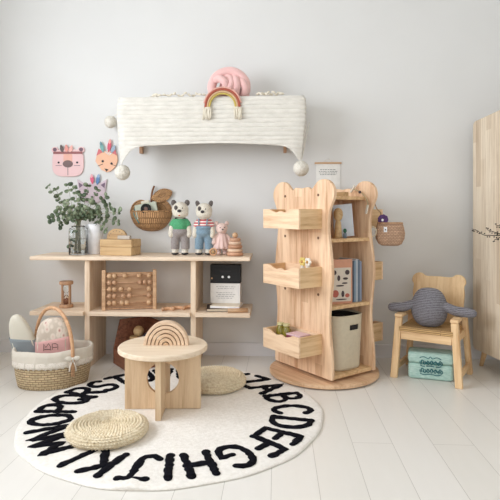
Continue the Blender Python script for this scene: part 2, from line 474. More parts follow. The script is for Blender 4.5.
# stacking rainbow on the table
tz = RT+.002+TH
p = fl(166, 345, tz)
rb = thing('rainbow_stacker', 'wooden nested rainbow arches standing on the round table', 'toy', (p.x, p.y+.01, tz), R(2))
ro = .092; th = .0125; gp = .0035
for k in range(5):
    m = MB(); r1 = ro-k*(th+gp); r0 = r1-th; n = 36
    pts = [(r1*math.cos(PI*i/n), r1*math.sin(PI*i/n)*1.06) for i in range(n+1)]+[(r0*math.cos(PI*i/n), r0*math.sin(PI*i/n)*1.06) for i in range(n, -1, -1)]
    m2 = len(pts)
    a = [m.v((x, -.018, z)) for x, z in pts]; b = [m.v((x, .018, z)) for x, z in pts]
    for i in range(n):
        j = m2-1-i
        m.f([a[i], a[i+1], a[j-1], a[j]]); m.f([b[i+1], b[i], b[j], b[j-1]])
    for i in range(m2): m.f([a[(i+1) % m2], a[i], b[i], b[(i+1) % m2]])
    m.build('arch', wood('arch wood %d' % k, (232-k*3, 206-k*4, 178-k*5), (202-k*3, 170-k*4, 140-k*5), 0), rb, bevel=.0015)
r1 = ro-5*(th+gp)
MB().prism([(r1*math.cos(PI*i/20), r1*math.sin(PI*i/20)) for i in range(21)], -.018, .018).build('half_disc', M_toy, rb, bevel=.001)

# ------------------------------------------------------------------ bear bookcase
BX, BY, BROT = .238, 2.684, R(-51.8)
BM = Matrix.Translation((BX, BY, 0)) @ Matrix.Rotation(BROT, 4, 'Z')
def B(x, y, z=0): return BM @ Vector((x, y, z))
bk = thing('bear_bookcase', 'tall revolving pine bookcase with bear ears and side drawers on round base', 'bookcase', (BX, BY, 0), BROT)
MB().lathe([(.001, .004), (.267, .004), (.277, .008), (.277, .022), (.272, .026), (.001, .026)], 96).build('base_disc', M_disc, bk, bevel=.001)
m = MB(); m.cyl(.10, .0262, .040, 40); m.build('swivel_plate', M_black, bk)
for cx, cyy in ((-.12, -.11), (.12, -.11), (-.12, .11), (.12, .11)):
    MB().lathe([(.001, -.006), (.005, -.006), (.0069, 0), (.005, .006), (.001, .006)], 16, M=Matrix.Translation((cx, cyy, .0331)) @ Matrix.Rotation(PI/2, 4, 'Y')).build('caster', M_black, bk, smooth=True)
half = [(.2125, .040), (.214, .10), (.206, .19), (.195, .29), (.196, .36), (.208, .46), (.214, .53), (.207, .61), (.193, .70), (.188, .77), (.196, .83)]
ear = [(.154+.075*math.cos(R(a)), .912+.068*math.sin(R(a))) for a in (-25, 0, 25, 50, 75, 100, 122, 145)]
top = [(.070, .934), (.050, .945), (.022, .944), (0, .940)]
rt = [Vector((x, z, 0)) for x, z in half+ear+top]
rp = [(v.x, v.y) for v in smooth_path(rt, 4)]
M_plug = plain('dark screw plug', (112, 78, 54), .6)
outline = rp+[(-x, z) for x, z in rp[-2::-1]]
for s in (-1, 1):
    y = s*.141
    pn = MB().prism(outline, y-.009, y+.009).build('bear_panel', M_panel, bk, bevel=.003)
    for x in (-.128, .122):
        for z in (.905, .70, .43):
            yy = y+s*.0085
            MB().lathe([(.001, -.0016), (.0068, -.0016), (.0068, .0016), (.001, .0016)], 12, M=Matrix.Translation((x, yy, z)) @ Matrix.Rotation(PI/2, 4, 'X')).build('screw_plug', M_plug, pn)
for z0, dx in ((.040, .205), (.362, .190), (.680, .188), (.884, .170)):
    MB().box(-dx, dx, -.1318, .1318, z0, z0+.017).build('shelf_board', M_shelfw, bk, bevel=.0015)
for a, b in ((.0572, .3618), (.3792, .6798), (.6972, .8838)):
    MB().box(-.006, .006, -.1316, .1316, a, b).build('divider', M_panel, bk)
def drawer(s, z, nx=0):
    # tray outside the panel; s=-1 near side, +1 far side
    w, d, h, t = .136, .144, .094, .010
    def b(m, x0, x1, y0, y1, z0, z1):
        yy = sorted((s*y0, s*y1)); m.box(x0+nx, x1+nx, yy[0], yy[1], z0, z1)
    y0 = .1505
    m = MB()
    b(m, -w+t, w-t, y0, y0+t, z, z+h); b(m, -w+t, w-t, y0+t, y0+d-t, z+.004, z+.012)
    dr = m.build('drawer', M_drawx, bk, bevel=.001)
    for q in (-1, 1):
        m = MB(); xx = sorted((q*w, q*(w-t))); b(m, xx[0], xx[1], y0, y0+d-t-.0002, z, z+h); m.build('drawer_side', M_drawy, dr, bevel=.001)
    pts = [(-w, z), (w, z), (w, z+h)]
    for i in range(25):
        u = 1-i/24; x = -.085+.17*u
        dz = .020*math.sin(PI*u)**.8*(1-.55*math.exp(-((u-.5)/.13)**2)) if 0 < u < 1 else 0
        pts.append((x, z+h-dz))
    pts.append((-w, z+h))
    yy = sorted((s*(y0+d-t), s*(y0+d)))
    MB().prism([(x+nx, z_) for x, z_ in pts], yy[0], yy[1]).build('drawer_front', M_drawx, dr, bevel=.001)
DZ = (.152, .471, .744)
for z in DZ: drawer(-1, z, .012)
for z in DZ: drawer(1, z)

# ------------------------------------------------------------------ things in the bookcase
def at(name, label, cat, x, y, z, rz=0, group=None):
    w = B(x, y, z); return thing(name, label, cat, w, BROT+rz, group)
# storage bin
bn = at('storage_bin', 'beige fabric storage bin with oval handle hole on bookcase bottom shelf', 'bin', .098, .012, .0572)
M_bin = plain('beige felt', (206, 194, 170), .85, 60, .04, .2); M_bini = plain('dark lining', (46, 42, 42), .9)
# wall as a grid with an open handle slot
m = MB(); n = 72; NZ = 30; hb = .262
def binp(a, z, off=0):
    k = (.080+.010*z/hb+off); e = 3.2; c, s_ = math.cos(a), math.sin(a)
    q = (abs(c)**e+abs(s_)**e)**(-1/e)
    return Vector((k*q*c, k*1.12*q*s_, z))
V = {}
for i in range(NZ+1):
    for j in range(n):
        V[i, j] = m.v(binp(TAU*j/n, .004+(hb-.004)*i/NZ))
def slot(i, j):
    a = (j+.5)/n*360; z = (i+.5)/NZ*hb
    for a0 in (6,): 
        da = ((a-a0+180) % 360)-180
        if (da/17)**4+((z-.205)/.016)**4 < 1: return True
    return False
for i in range(NZ):
    for j in range(n):
        if not slot(i, j): m.f([V[i, j], V[i, (j+1) % n], V[i+1, (j+1) % n], V[i+1, j]])
m.f([V[0, j] for j in range(n)])
m.build('bin_body', M_bin, bn, smooth=True, solid=.005)
m = MB(); m.tube([binp(TAU*j/48, hb, 0) for j in range(48)], .0045, 8, closed=True); m.build('rim', M_bin, bn, smooth=True)
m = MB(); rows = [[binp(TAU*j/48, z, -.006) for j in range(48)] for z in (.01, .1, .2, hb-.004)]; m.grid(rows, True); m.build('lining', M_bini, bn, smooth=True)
fl_ = at('shade_mound', 'dark mound added as the shade inside the beige storage bin', 'shade filler', .098, .012, .063)  # added dark mound, its colour stands for the shade inside the bin
m = MB(); m.ell((0, 0, .115), (.068, .074, .112)); m.ell((-.02, .02, .21), (.045, .045, .038)); m.build('shade_heap', M_bini, fl_, remesh=.006)
# books on the middle shelf
sz = .3792
def art(parent, rects, yv):
    for (x0, x1, z0, z1, mt) in rects: pass
bk1 = at('picture_book', 'peach picture book with dark pictures facing out on the middle bookcase shelf', 'book', .155, -.035, sz, R(72))
MB().box(-.062, .062, -.004, .004, 0, .215).build('cover', plain('peach cover', (202, 146, 118), .5), bk1, bevel=.001)
def plate(name, parent, x0, x1, z0, z1, y, c, t=.0006, rnd=0):
    m = MB()
    if rnd: m.prism([((x0+x1)/2+(x1-x0)/2*math.cos(TAU*i/20), (z0+z1)/2+(z1-z0)/2*math.sin(TAU*i/20)) for i in range(20)], y-t, y)
    else: m.box(x0, x1, y-t, y, z0, z1)
    return m.build(name, c if not isinstance(c, tuple) else plain(name+' ink', c, .5), parent)
plate('printed_page', bk1, -.054, .054, .012, .175, -.0042, (208, 196, 180))
M_ink = plain('print ink', (66, 50, 52), .6); M_redink = plain('red print', (176, 92, 76), .6)
for (x, z, w_, h_, mt) in ((-.036, .152, .012, .012, M_ink), (.034, .152, .012, .012, M_ink), (-.012, .125, .008, .014, M_ink), (.024, .122, .014, .006, M_ink), (.02, .10, .016, .004, M_ink),
                           (-.005, .088, .022, .004, M_ink), (-.03, .05, .018, .018, M_redink), (.01, .048, .008, .016, M_ink), (.034, .04, .012, .010, M_redink), (.002, .022, .03, .003, M_ink)):
    plate('printed_picture', bk1, x-w_, x+w_, z-h_, z+h_, -.005, mt, .0004, rnd=1)
gcs = [((120, 140, 158), .205), ((176, 182, 188), .212), ((94, 110, 128), .208), ((140, 150, 170), .200)]
names = ['slate blue book standing nearest the picture book in the bookcase', 'light grey book standing second beside the picture book', 'dark blue book standing third beside the picture book', 'thin lilac blue book standing closest to the far bear panel']
for i, (c, hh) in enumerate(gcs):
    o = at('book', names[i], 'book', .110, .052+.0135*i, sz, 0, 'spines on the middle bookcase shelf')
    MB().box(-.058, .058, -.0065, .0065, 0, hh).build('cover', plain('book cloth %d' % i, c, .6), o, bevel=.001)
    MB().box(-.0595, .0565, -.005, .005, .002, hh+.0008).build('pages', M_white, o)
# top compartment: grey card and wooden figure
uz = .6972
o = at('grey_board_book', 'pale grey board book leaning in the top compartment of the bookcase', 'book', .135, .012, uz, R(64))
MM = Matrix.Rotation(R(-5), 4, 'Y')
MB().box(-.05, .05, -.006, .006, .005, .165, MM).build('cover', plain('pale grey card', (198, 202, 208), .6), o, bevel=.001)
o = at('wooden_figurine', 'turned wooden peg figurine in front of the pale grey board book', 'figurine', .152, -.048, uz)
MB().lathe([(.001, 0), (.017, 0), (.019, .01), (.016, .05), (.014, .075), (.011, .085)], 28).build('body', M_box, o, smooth=True)
MB().lathe([(.011, .085), (.019, .095), (.023, .112), (.022, .128), (.014, .142), (.001, .147)], 28).build('head', M_box, o, smooth=True)
o = at('green_figurine', 'tiny dark green figurine before the pale grey board book', 'figurine', .168, -.018, uz)
MB().lathe([(.001, 0), (.009, 0), (.009, .02), (.006, .026)], 16).build('base', plain('grey blue', (110, 124, 136), .6), o, smooth=True)
MB().ell((0, 0, .036), (.009, .009, .011)).build('head', plain('bottle green', (40, 92, 66), .6), o, smooth=True)
# wooden block on top
o = at('wooden_block', 'small plain wooden block lying on top of the bear bookcase', 'block', .115, .018, .901)
MB().box(-.028, .028, -.016, .016, 0, .022).build('block_body', M_box, o, bevel=.003)

# contents of the near drawers
def dpos(x, d, k): return B(x, -(.1505+d), DZ[k]+.012)
for i, (x, d, c, lb) in enumerate(((.066, .050, (226, 204, 120), 'left yellow flower-shaped peg toy in the middle drawer'), (.100, .046, (236, 232, 220), 'right cream flower-shaped peg toy in the middle drawer'))):
    o = thing('peg_toy', lb, 'toy', dpos(x, d, 1), BROT); o.scale = (1.3, 1.3, 1.22)
    MB().lathe([(.001, 0), (.012, 0), (.011, .03), (.008, .062), (.006, .07)], 20).build('body', M_cream, o, smooth=True)
    m = MB(); 
    for q in range(6): m.ell((.011*math.cos(q*TAU/6), 0, .084+.011*math.sin(q*TAU/6)), (.0075, .006, .0075), n=10, m=6)
    m.build('petals', plain('petal %d' % i, c, .6), o, smooth=True)
    MB().ell((0, -.003, .084), (.006, .006, .006), n=10, m=6).build('face', plain('petal core %d' % i, (196, 150, 90), .6), o, smooth=True)
M_olive = plain('olive glass', (168, 158, 62), .15, 20, .1); M_olive.node_tree.nodes['Principled BSDF'].inputs['Transmission Weight'].default_value = .45
for i, (x, d, lb) in enumerate(((-.078, .07, 'olive yellow jar at the left end of the lowest drawer'), (-.040, .062, 'second olive yellow jar in the lowest drawer, beside the pink card'))):
    o = thing('jar', lb, 'jar', dpos(x, d, 0), BROT); o.scale = (1.2, 1.2, 1.22)
    MB().lathe([(.001, 0), (.016, 0), (.018, .004), (.018, .062), (.013, .070), (.013, .078)], 24).build('glass', M_olive, o, smooth=True)
    MB().cyl(.0145, .078, .088, 20).build('lid', plain('jar lid %d' % i, (206, 200, 150), .4), o, bevel=.001)
o = thing('pink_card_box', 'flat wine red and pink card box lying in the lowest drawer', 'box', dpos(.045, .06, 0), BROT+R(6))
MB().box(-.045, .045, -.035, .035, 0, .066).build('card_tray', plain('wine card', (138, 62, 84), .5), o, bevel=.001)
MB().box(-.046, .046, -.036, .036, .0662, .073).build('lid', plain('pink card', (226, 196, 204), .5), o, bevel=.001)

# hanging straw basket on the far panel's edge
wz = .735
hk = B(.190, .1410, .80)
bp = pl(390, 233, 2.66)
bs = thing('straw_hanging_basket', 'small straw basket with white tag hanging at the right of the bookcase', 'basket', (bp.x, bp.y, bp.z-.062), R(-12))
m = MB()
prof = [(.001, 0), (.040, 0), (.056, .008), (.069, .035), (.072, .062), (.066, .092), (.060, .112)]
m.lathe(prof, 56, 1.0, .62, top=False); m.build('woven_body', M_bag, bs, smooth=True, solid=.003)
m = MB(); m.tube([(.0605*math.cos(TAU*j/40), .0375*math.sin(TAU*j/40), .113) for j in range(40)], .0035, 8, closed=True); m.build('rim', M_toyd, bs, smooth=True)
MB().box(-.030, -.014, -.0478, -.0465, .068, .094, ).build('tag', M_white, bs)
MB().prism([(-.022+.0035*math.cos(i*TAU/5), .080+.0045*math.sin(i*TAU/5)) for i in range(5)], -.0484, -.0479).build('tag_mark', M_ink, bs)
m = MB(); m.tube([(-.088+.022*math.cos(a), -.040+.01*math.cos(a), .070+.026*math.sin(a)) for a in [TAU*j/24 for j in range(24)]], .003, 8, closed=True); m.build('handle_ring', fabric('cord cream', (214, 200, 172)), bs, smooth=True)
loc = Vector((bp.x, bp.y, bp.z-.062)); inv = (Matrix.Translation(loc) @ Matrix.Rotation(R(-12), 4, 'Z')).inverted()
m = MB(); kz = [inv @ B(.196, .160, .872), inv @ B(.204, .170, .84), Vector((-.045, .012, .16)), Vector((-.052, 0, .113))]
m.tube(smooth_path(kz, 6), .0026, 8); m.build('strap', fabric('cord tan', (172, 138, 100)), bs, smooth=True)
M_purple = plain('purple petals', (92, 62, 112), .8, 40, .2)
m = MB()
for q in range(9):
    a = q*TAU/9; m.ell((-.034+.016*math.cos(a), -.02+.008*math.sin(a*2), .130+.016*math.sin(a)), (.011, .008, .011), n=10, m=6)
m.ell((-.034, -.024, .130), (.012, .008, .012), n=10, m=6)
fw = thing('purple_flower', 'purple fabric flower tucked above the rim of the hanging straw basket', 'flower', (0, 0, 0))
fw.location = loc; fw.rotation_euler = (0, 0, R(-12))
m.build('petals', M_purple, fw, smooth=True)
MB().ell((-.036, -.034, .128), (.0065, .004, .0065), n=10, m=6).build('flower_centre', M_white, fw, smooth=True)
m = MB(); m.tube([(-.034, -.015, .12), (-.030, -.004, .09), (-.028, .0, .07)], .0022, 6); m.build('stem', plain('stem green', (92, 110, 70), .7), fw, smooth=True)
# cord with wooden clips tied round the far ear
cd = thing('cord_with_pegs', 'cream cord with small wooden pegs looped over the far bear ear', 'cord', B(.142, .13, .912), BROT)
q = [(-.06, -.012, .034), (-.02, -.014, .02), (.02, -.014, .0), (.045, -.0135, -.03), (.052, -.0135, -.06)]
m = MB(); m.tube(smooth_path(q, 6), .003, 8); m.build('cord', fabric('cord natural', (186, 168, 132)), cd, smooth=True)
for p_, a in (((-.045, -.020, .030), 40), ((.05, -.020, -.075), 15)):
    MB().box(-.005, .005, -.004, .004, -.022, .022, Matrix.Translation(p_) @ Matrix.Rotation(R(a), 4, 'Y')).build('peg', M_cream, cd, bevel=.001)
MB().ell((.002, -.019, .012), (.008, .006, .008), n=10, m=6).build('bead', M_ink, cd, smooth=True)

# poster on the wall above the bookcase
a, b = pl(316, 163, WY), pl(340, 163, WY)
ps = thing('hanging_print', 'white paper print with a wooden top bar hanging above the bookcase', 'poster', ((a.x+b.x)/2, WY-.004, a.z-.2))
w2 = (b.x-a.x)/2
MB().box(-w2, w2, 0, .001, 0, .2).build('paper', plain('print paper', (238, 238, 234), .8), ps)
MB().box(-w2-.008, w2+.008, -.006, .003, .194, .204).build('top_bar', M_toy, ps, bevel=.001)
m = MB(); m.tube([(-.03, -.001, .203), (0, -.001, .225), (.03, -.001, .203)], .0008, 5); m.build('string', M_cream, ps)
MB().ell((0, -.001, .225), .004, n=8, m=6).build('nail', M_trim, ps)
for k, (z, ww) in enumerate(((.160, .045), (.150, .052), (.141, .05), (.132, .046))):
    xx = -ww
    m = MB()
    while xx < ww:
        L_ = random.uniform(.006, .016); m.box(xx, min(xx+L_, ww), -.0006, 0, z, z+.0032); xx += L_+.003
    m.build('text_line', plain('pale ink %d' % k, (128, 130, 130), .7), ps)

# ------------------------------------------------------------------ bear chair
CO = fl(394, 377); CR = R(-30)
ch = thing('bear_chair', 'small honey pine armchair with bear ear backrest and woven seat', 'chair', (CO.x, CO.y, 0), CR)
W, D_ = .308, .250      # foot spacing
CM = Matrix.Translation((CO.x, CO.y, 0)) @ Matrix.Rotation(CR, 4, 'Z')
def sq(m, p, q, a, b):   # slanted square bar between two points
    p, q = Vector(p), Vector(q)
    V = [m.v(c+Vector((sx*a/2, sy*b/2, 0))) for c in (p, q) for sx, sy in ((-1, -1), (1, -1), (1, 1), (-1, 1))]
    m.f(V[0:4][::-1]); m.f(V[4:8])
    for i in range(4): m.f([V[i], V[(i+1) % 4], V[4+(i+1) % 4], V[4+i]])
legs = []
sp = .022
for s, x in ((1, 0), (-1, W)):
    xt = x+s*sp
    m = MB(); sq(m, (x, 0, 0), (xt, .012, .300), .034, .026); m.build('leg', M_chair, ch, bevel=.004)
    m = MB(); sq(m, (x, D_+.01, 0), (xt, D_-.02, .310), .026, .040); m.build('leg', M_chair, ch, bevel=.004)
    m = MB(); sq(m, (x+s*.004, .012, .048), (x+s*.004, D_-.012, .048), .018, .001)
    m = MB(); m.box(x+s*.004-.008, x+s*.004+.008, .0132, D_-.006, .035, .062); m.build('side_stretcher', M_chairx, ch, bevel=.002)
    m = MB(); m.box(xt-.019, xt+.019, -.004, D_+.004, .3002, .318); m.build('armrest', M_chairx, ch, bevel=.005)
m = MB(); m.box(sp+.012, W-sp-.012, .000, .016, .195, .236); m.box(sp+.012, W-sp-.012, D_-.024, D_-.010, .195, .236)
m.build('seat_rail', M_chairx, ch, bevel=.002)
for s, x in ((1, sp), (-1, W-sp)):
    MB().box(x-.009, x+.009, .022, D_-.034, .200, .236).build('seat_rail', M_chairx, ch, bevel=.002)
m = MB()   # woven seat, slightly dished, UV in metres
nx, ny = 24, 16; rows = []
x0, x1, ya, yb = sp+.006, W-sp-.006, -.006, D_-.026
for j in range(ny+1):
    v = j/ny
    rows.append([Vector((x0+(x1-x0)*i/nx, ya+(yb-ya)*v, .258-.006*math.sin(PI*i/nx)*math.sin(PI*v))) for i in range(nx+1)])
bot = [[Vector((p.x, p.y, .2364)) for p in r] for r in rows]
m.grid(rows, False, [(x1-x0)*i/nx for i in range(nx+1)], [(yb-ya)*j/ny for j in range(ny+1)])
m.grid(bot, False, [(x1-x0)*i/nx for i in range(nx+1)], [(yb-ya)*j/ny for j in range(ny+1)])
for T_, Bt in ((rows[0], bot[0]), (rows[-1], bot[-1])): m.grid([Bt, T_], False, [.008*i for i in range(nx+1)], [0, .02])
m.grid([[r[0] for r in bot], [r[0] for r in rows]], False, [.008*i for i in range(ny+1)], [0, .02])
m.grid([[r[-1] for r in bot], [r[-1] for r in rows]], False, [.008*i for i in range(ny+1)], [0, .02])
m.build('woven_seat', M_rush, ch, smooth=False)
# backrest with ears
bw = .132
pts = [(bw-.010, .236), (bw-.006, .33), (bw-.002, .40)]+[(bw-.034+.038*math.cos(R(a)), .462+.038*math.sin(R(a))) for a in (-40, -10, 20, 50, 80, 110, 140)]+[(bw-.085, .484), (0, .486)]
pr = [(v.x, v.y) for v in smooth_path([Vector((x, z, 0)) for x, z in pts], 4)]
ol = [(x+W/2, z) for x, z in pr]+[(-x+W/2, z) for x, z in pr[-2::-1]]
SH = Matrix.Identity(4); SH[1][2] = .13
MB().prism(ol, D_-.055, D_-.039, SH).build('backrest', wood('honey pine back', (236, 204, 158), (206, 164, 114), 2, .045), ch, bevel=.003)

# plain grey knitted cushion on the chair
def m_greyknit():
    m = NT('grey crochet'); w = m.n('TexWave'); w.wave_type = 'BANDS'; w.bands_direction = 'Z'; w.inputs['Scale'].default_value = 40; w.inputs['Distortion'].default_value = 2.5
    w.inputs['Detail'].default_value = 2; m.l(m.mapping(), w.inputs['Vector'])
    v = m.n('TexVoronoi'); v.inputs['Scale'].default_value = 190; m.l(m.mapping(), v.inputs['Vector'])
    f = m.math('ADD', m.math('MULTIPLY', w.outputs['Fac'], .6), m.math('MULTIPLY', m.math('SUBTRACT', 1, v.outputs['Distance']), .5))
    m.col(m.ramp(f, [(.25, srgb((92, 90, 96))), (.75, srgb((146, 144, 150)))])); m.bump(f, .7, .004); m.rough(.95); return m.m
M_gk = m_greyknit()
cl = CM @ Vector((.148, .095, .250))
cu = thing('knitted_cushion', 'dark grey knitted cushion with two long side rolls sitting on the bear chair', 'cushion', cl, CR+R(6))
m = MB(); rows = []; nn = 48
for i in range(1, 28):
    ph = PI*i/28; z = -math.cos(ph); r = math.sin(ph)**.62
    rows.append([Vector((.088*r*(1-.10*max(0, z))*math.cos(TAU*j/nn), .062*r*math.sin(TAU*j/nn), .098+.097*z*(1 if z > 0 else .98))) for j in range(nn)])
g = m.grid(rows, True); m.f(g[0]); m.f(g[-1])
m.build('cushion_body', M_gk, cu, smooth=True)
for s in (-1, 1):
    e_ = 0 if s < 0 else .02; q = [(s*.065, -.012, .118), (s*.095, -.016, .104), (s*.13, -.018, .0925), (s*(.165+e_), -.020, .090), (s*(.180+e_), -.020, .089)]
    m = MB(); P_ = smooth_path(q, 5); m.tube(P_, [.020+.004*math.sin(PI*i/len(P_)) for i in range(len(P_))], 16)
    m.ell(P_[-1], (.020, .020, .020)); m.build('side_roll', M_gk, cu, smooth=True)

# mint case under the chair
p = fl(434, 381)
M_mint = NT('mint cloth'); 
f = M_mint.noise(M_mint.mapping((1, 1, 6)), 40, 3); M_mint.col(M_mint.ramp(f, [(.3, srgb((152, 192, 182))), (.7, srgb((198, 222, 212)))])); M_mint.bump(f, .4, .003); M_mint.rough(.7); M_mint = M_mint.m
cs = thing('mint_case', 'mint green woven storage case with dark teal scrollwork under the bear chair', 'case', (p.x, p.y+.060, 0), R(-16))
MB().box(-.105, .105, -.055, .055, 0.0005, .078).build('case_body', M_mint, cs, bevel=.014)
MB().box(-.106, .106, -.056, .056, .0785, .134).build('lid', M_mint, cs, bevel=.014)
M_teal = plain('teal thread', (30, 104, 112), .6)
def scroll(pts, r=.0016): 
    m = MB(); m.tube(smooth_path([(x, -.0575, z) for x, z in pts], 4), r, 6); m.build('scrollwork', M_teal, cs, smooth=True)
for z in (.045, .085):
    scroll([(-.045, z), (-.040, z+.012), (-.030, z+.006), (-.034, z-.004), (-.022, z-.006), (-.012, z+.010), (-.004, z), (.006, z+.012), (.014, z), (.024, z+.010), (.034, z-.002), (.044, z+.012), (.052, z+.004)], .0022)
    scroll([(-.048, z-.014), (-.03, z-.018), (0, z-.014), (.03, z-.018), (.05, z-.012)], .002)
    for x in (-.046, -.028, -.012, .004, .02, .036, .05): scroll([(x-.004, z+.004), (x, z-.008), (x+.006, z-.002), (x+.003, z+.008)], .0017)
scroll([(-.05, .108), (-.03, .114), (-.01, .106), (.0, .116), (.01, .106), (.03, .114), (.05, .106)], .0018)
m = MB(); m.tube(smooth_path([(-.022, -.058, .076), (-.018, -.066, .066), (.018, -.066, .066), (.022, -.058, .076)], 5), .003, 8); m.build('handle', M_mint, cs, smooth=True)

# ------------------------------------------------------------------ tall cabinet on the right
KX, KY0, KY1, KZ0, KZ1 = 1.062, 2.515, 2.885, .092, 1.312
cb = thing('tall_cabinet', 'tall pale oak cabinet on splayed legs at the right edge', 'cabinet', (KX, KY0, 0))
def rrect(x0, x1, z0, z1, r, k=6):
    out = []
    for cx, cz, a0 in ((x1-r, z0+r, -90), (x1-r, z1-r, 0), (x0+r, z1-r, 90), (x0+r, z0+r, 180)):
        for i in range(k+1): out.append((cx+r*math.cos(R(a0+90*i/k)), cz+r*math.sin(R(a0+90*i/k))))
    return out
ky = KY1-KY0
RM = Matrix(((0, 1, 0, 0), (1, 0, 0, 0), (0, 0, 1, 0), (0, 0, 0, 1)))    # outline across y, thickness along x
cbo = [(y, z+(.034*(1-y/ky) if z < .5 else 0)) for y, z in rrect(0, ky, KZ0-.008, KZ1, .028)]
MB().prism(cbo, 0, .40, RM).build('carcass', M_cab, cb, bevel=.002)
for a, b in ((.004, .198), (.202, .396)):
    d = MB().box(a, b, -.018, -.001, KZ0+.03, KZ1-.03).build('door', M_cab, cb, bevel=.002)
    MB().ell((.185 if a < .1 else .215, -.028, .72), (.010, .012, .010), n=12, m=8).build('knob', M_toyd, d, smooth=True)
for x in (.05, .35):
    for y, dy in ((.06, -.025), (ky-.06, .025)):
        m = MB(); dx = -.02 if x < .2 else .02
        if x < .2 and y < .1: dx = -.036
        m.tube([(x+dx, y+dy, 0.0), (x, y, KZ0+.030)], [.010, .017], 16); m.build('leg', M_chair, cb, smooth=True)

# vase of twigs just beyond the frame, its twigs reaching in
vp = Vector((1.20, 2.18, 0))
tv = thing('twig_vase', 'dark bare twigs with small buds in a floor vase in front of the cabinet', 'vase', vp)
MB().lathe([(.001, 0), (.07, 0), (.085, .05), (.085, .2), (.05, .34), (.03, .42), (.038, .45), (.034, .45), (.024, .42), (.001, .41)], 40).build('vase_body', M_white, tv, smooth=True)
M_twig = plain('dark twig', (62, 54, 44), .8); M_bud = plain('dark bud', (46, 44, 36), .8)
def twig(ends, r=.0022):
    m = MB(); P_ = smooth_path([Vector(e)-vp if i else Vector(e) for i, e in enumerate(ends)], 6); m.tube(P_, [r*(1.4-.9*i/len(P_)) for i in range(len(P_))], 6)
    for i in range(len(P_)//3, len(P_), 2):
        q = P_[i]+Vector((random.uniform(-.004, .004), random.uniform(-.005, .005), random.choice((-.006, .006)))); m.ell(q, (.0034, .0022, .0026), n=8, m=6)
    m.build('twig', M_twig, tv, smooth=True)
Yt = 2.16
twig([(0, 0, .42), (1.15, 2.18, .62), tuple(pl(510, 238, Yt)), tuple(pl(494, 235.5, Yt)), tuple(pl(484, 235, Yt)), tuple(pl(477, 230.5, Yt)), tuple(pl(472, 229, Yt-.02))])
twig([(0, 0, .42), (1.12, 2.2, .66), tuple(pl(506, 236, Yt)), tuple(pl(497, 233, Yt)), tuple(pl(491, 231, Yt+.02)), tuple(pl(487, 229.5, Yt+.04))])
twig([(0, 0, .42), (1.16, 2.17, .68), tuple(pl(508, 229, Yt)), tuple(pl(500, 226, Yt)), tuple(pl(496, 225.6, Yt-.02))])
twig([(0, 0, .42), (1.14, 2.15, .60), tuple(pl(506, 240, Yt)), tuple(pl(498, 239, Yt)), tuple(pl(494, 240, Yt-.02))])

# ------------------------------------------------------------------ wicker basket with liner
bc = Vector((-1.078, 2.455, 0)); BA = R(19)
bt = thing('wicker_basket', 'oval natural wicker basket with cream lace-edged liner and arched handle', 'basket', bc, BA)
ax, ay = .86, .62
hbk = .168
bprof = [(.001, .002), (.172, .002), (.184, .008), (.196, .06), (.201, .12), (.202, hbk)]
m = MB(); m.lathe(bprof, 80, ax, ay, top=False); m.build('wicker_body', M_wicker, bt, smooth=True, solid=.004)
m = MB(); m.tube([(.178*ax*math.cos(TAU*j/60), .178*ay*math.sin(TAU*j/60), .008) for j in range(60)], .007, 8, closed=True); m.build('base_rope', M_wicker, bt, smooth=True)
m = MB(); rows = []; n = 144
lp = [(.02, .014), (.15, .016), (.178, .06), (.186, .09), (.192, .13), (.196, .165), (.203, .178), (.2105, .176), (.2115, .155), (.2095, .128), (.208, .098)]
for k, (r, z) in enumerate(lp):
    row = []
    for j in range(n):
        a = TAU*j/n; zz = z; rr = r+.0016*math.sin(a*23+k)+.001*math.sin(a*41)
        if k == len(lp)-1: zz += .007*abs(math.sin(a*22))
        if k >= 6: zz += .003*math.sin(a*5)
        row.append(Vector((rr*math.cos(a)*ax, rr*math.sin(a)*ay+(0.0 if k < 3 else .0), zz)))
    rows.append(row)
m.grid(rows, True); m.build('liner', M_liner, bt, smooth=True, solid=.003)
# lace band on the lower hem
m = MB(); rows = []
for k, (r, z) in enumerate(((.2125, .130), (.2120, .110), (.2110, .096))):
    rows.append([Vector(((r+.0015*math.sin(TAU*j/n*23))*ax*math.cos(TAU*j/n), (r+.0015*math.sin(TAU*j/n*23))*ay*math.sin(TAU*j/n), z+(.009*abs(math.sin(TAU*j/n*22)) if k == 2 else 0))) for j in range(n)])
M_lace = NT('lace'); v = M_lace.n('TexVoronoi'); v.inputs['Scale'].default_value = 170; M_lace.l(M_lace.mapping(), v.inputs['Vector'])
M_lace.col(M_lace.ramp(v.outputs['Distance'], [(0, srgb((186, 174, 156))), (.45, srgb((226, 218, 206)))])); M_lace.rough(.95); M_lace = M_lace.m
m.grid(rows, True); m.build('lace_band', M_lace, bt, smooth=True, solid=.002)
ha = R(-62)
hp = Vector((.19*math.cos(ha), .205*ay*math.sin(ha), 0))
pts = []
for i in range(33):
    t = PI*i/32; pts.append((hp.x*math.cos(t)*1.06, hp.y*math.cos(t)*1.08, .13+.232*math.sin(t)**.8))
pts = [(pts[0][0], pts[0][1], .06)]+pts+[(pts[-1][0], pts[-1][1], .06)]
m = MB(); m.tube(pts, .0085, 10); m.build('handle', M_beech, bt, smooth=True)
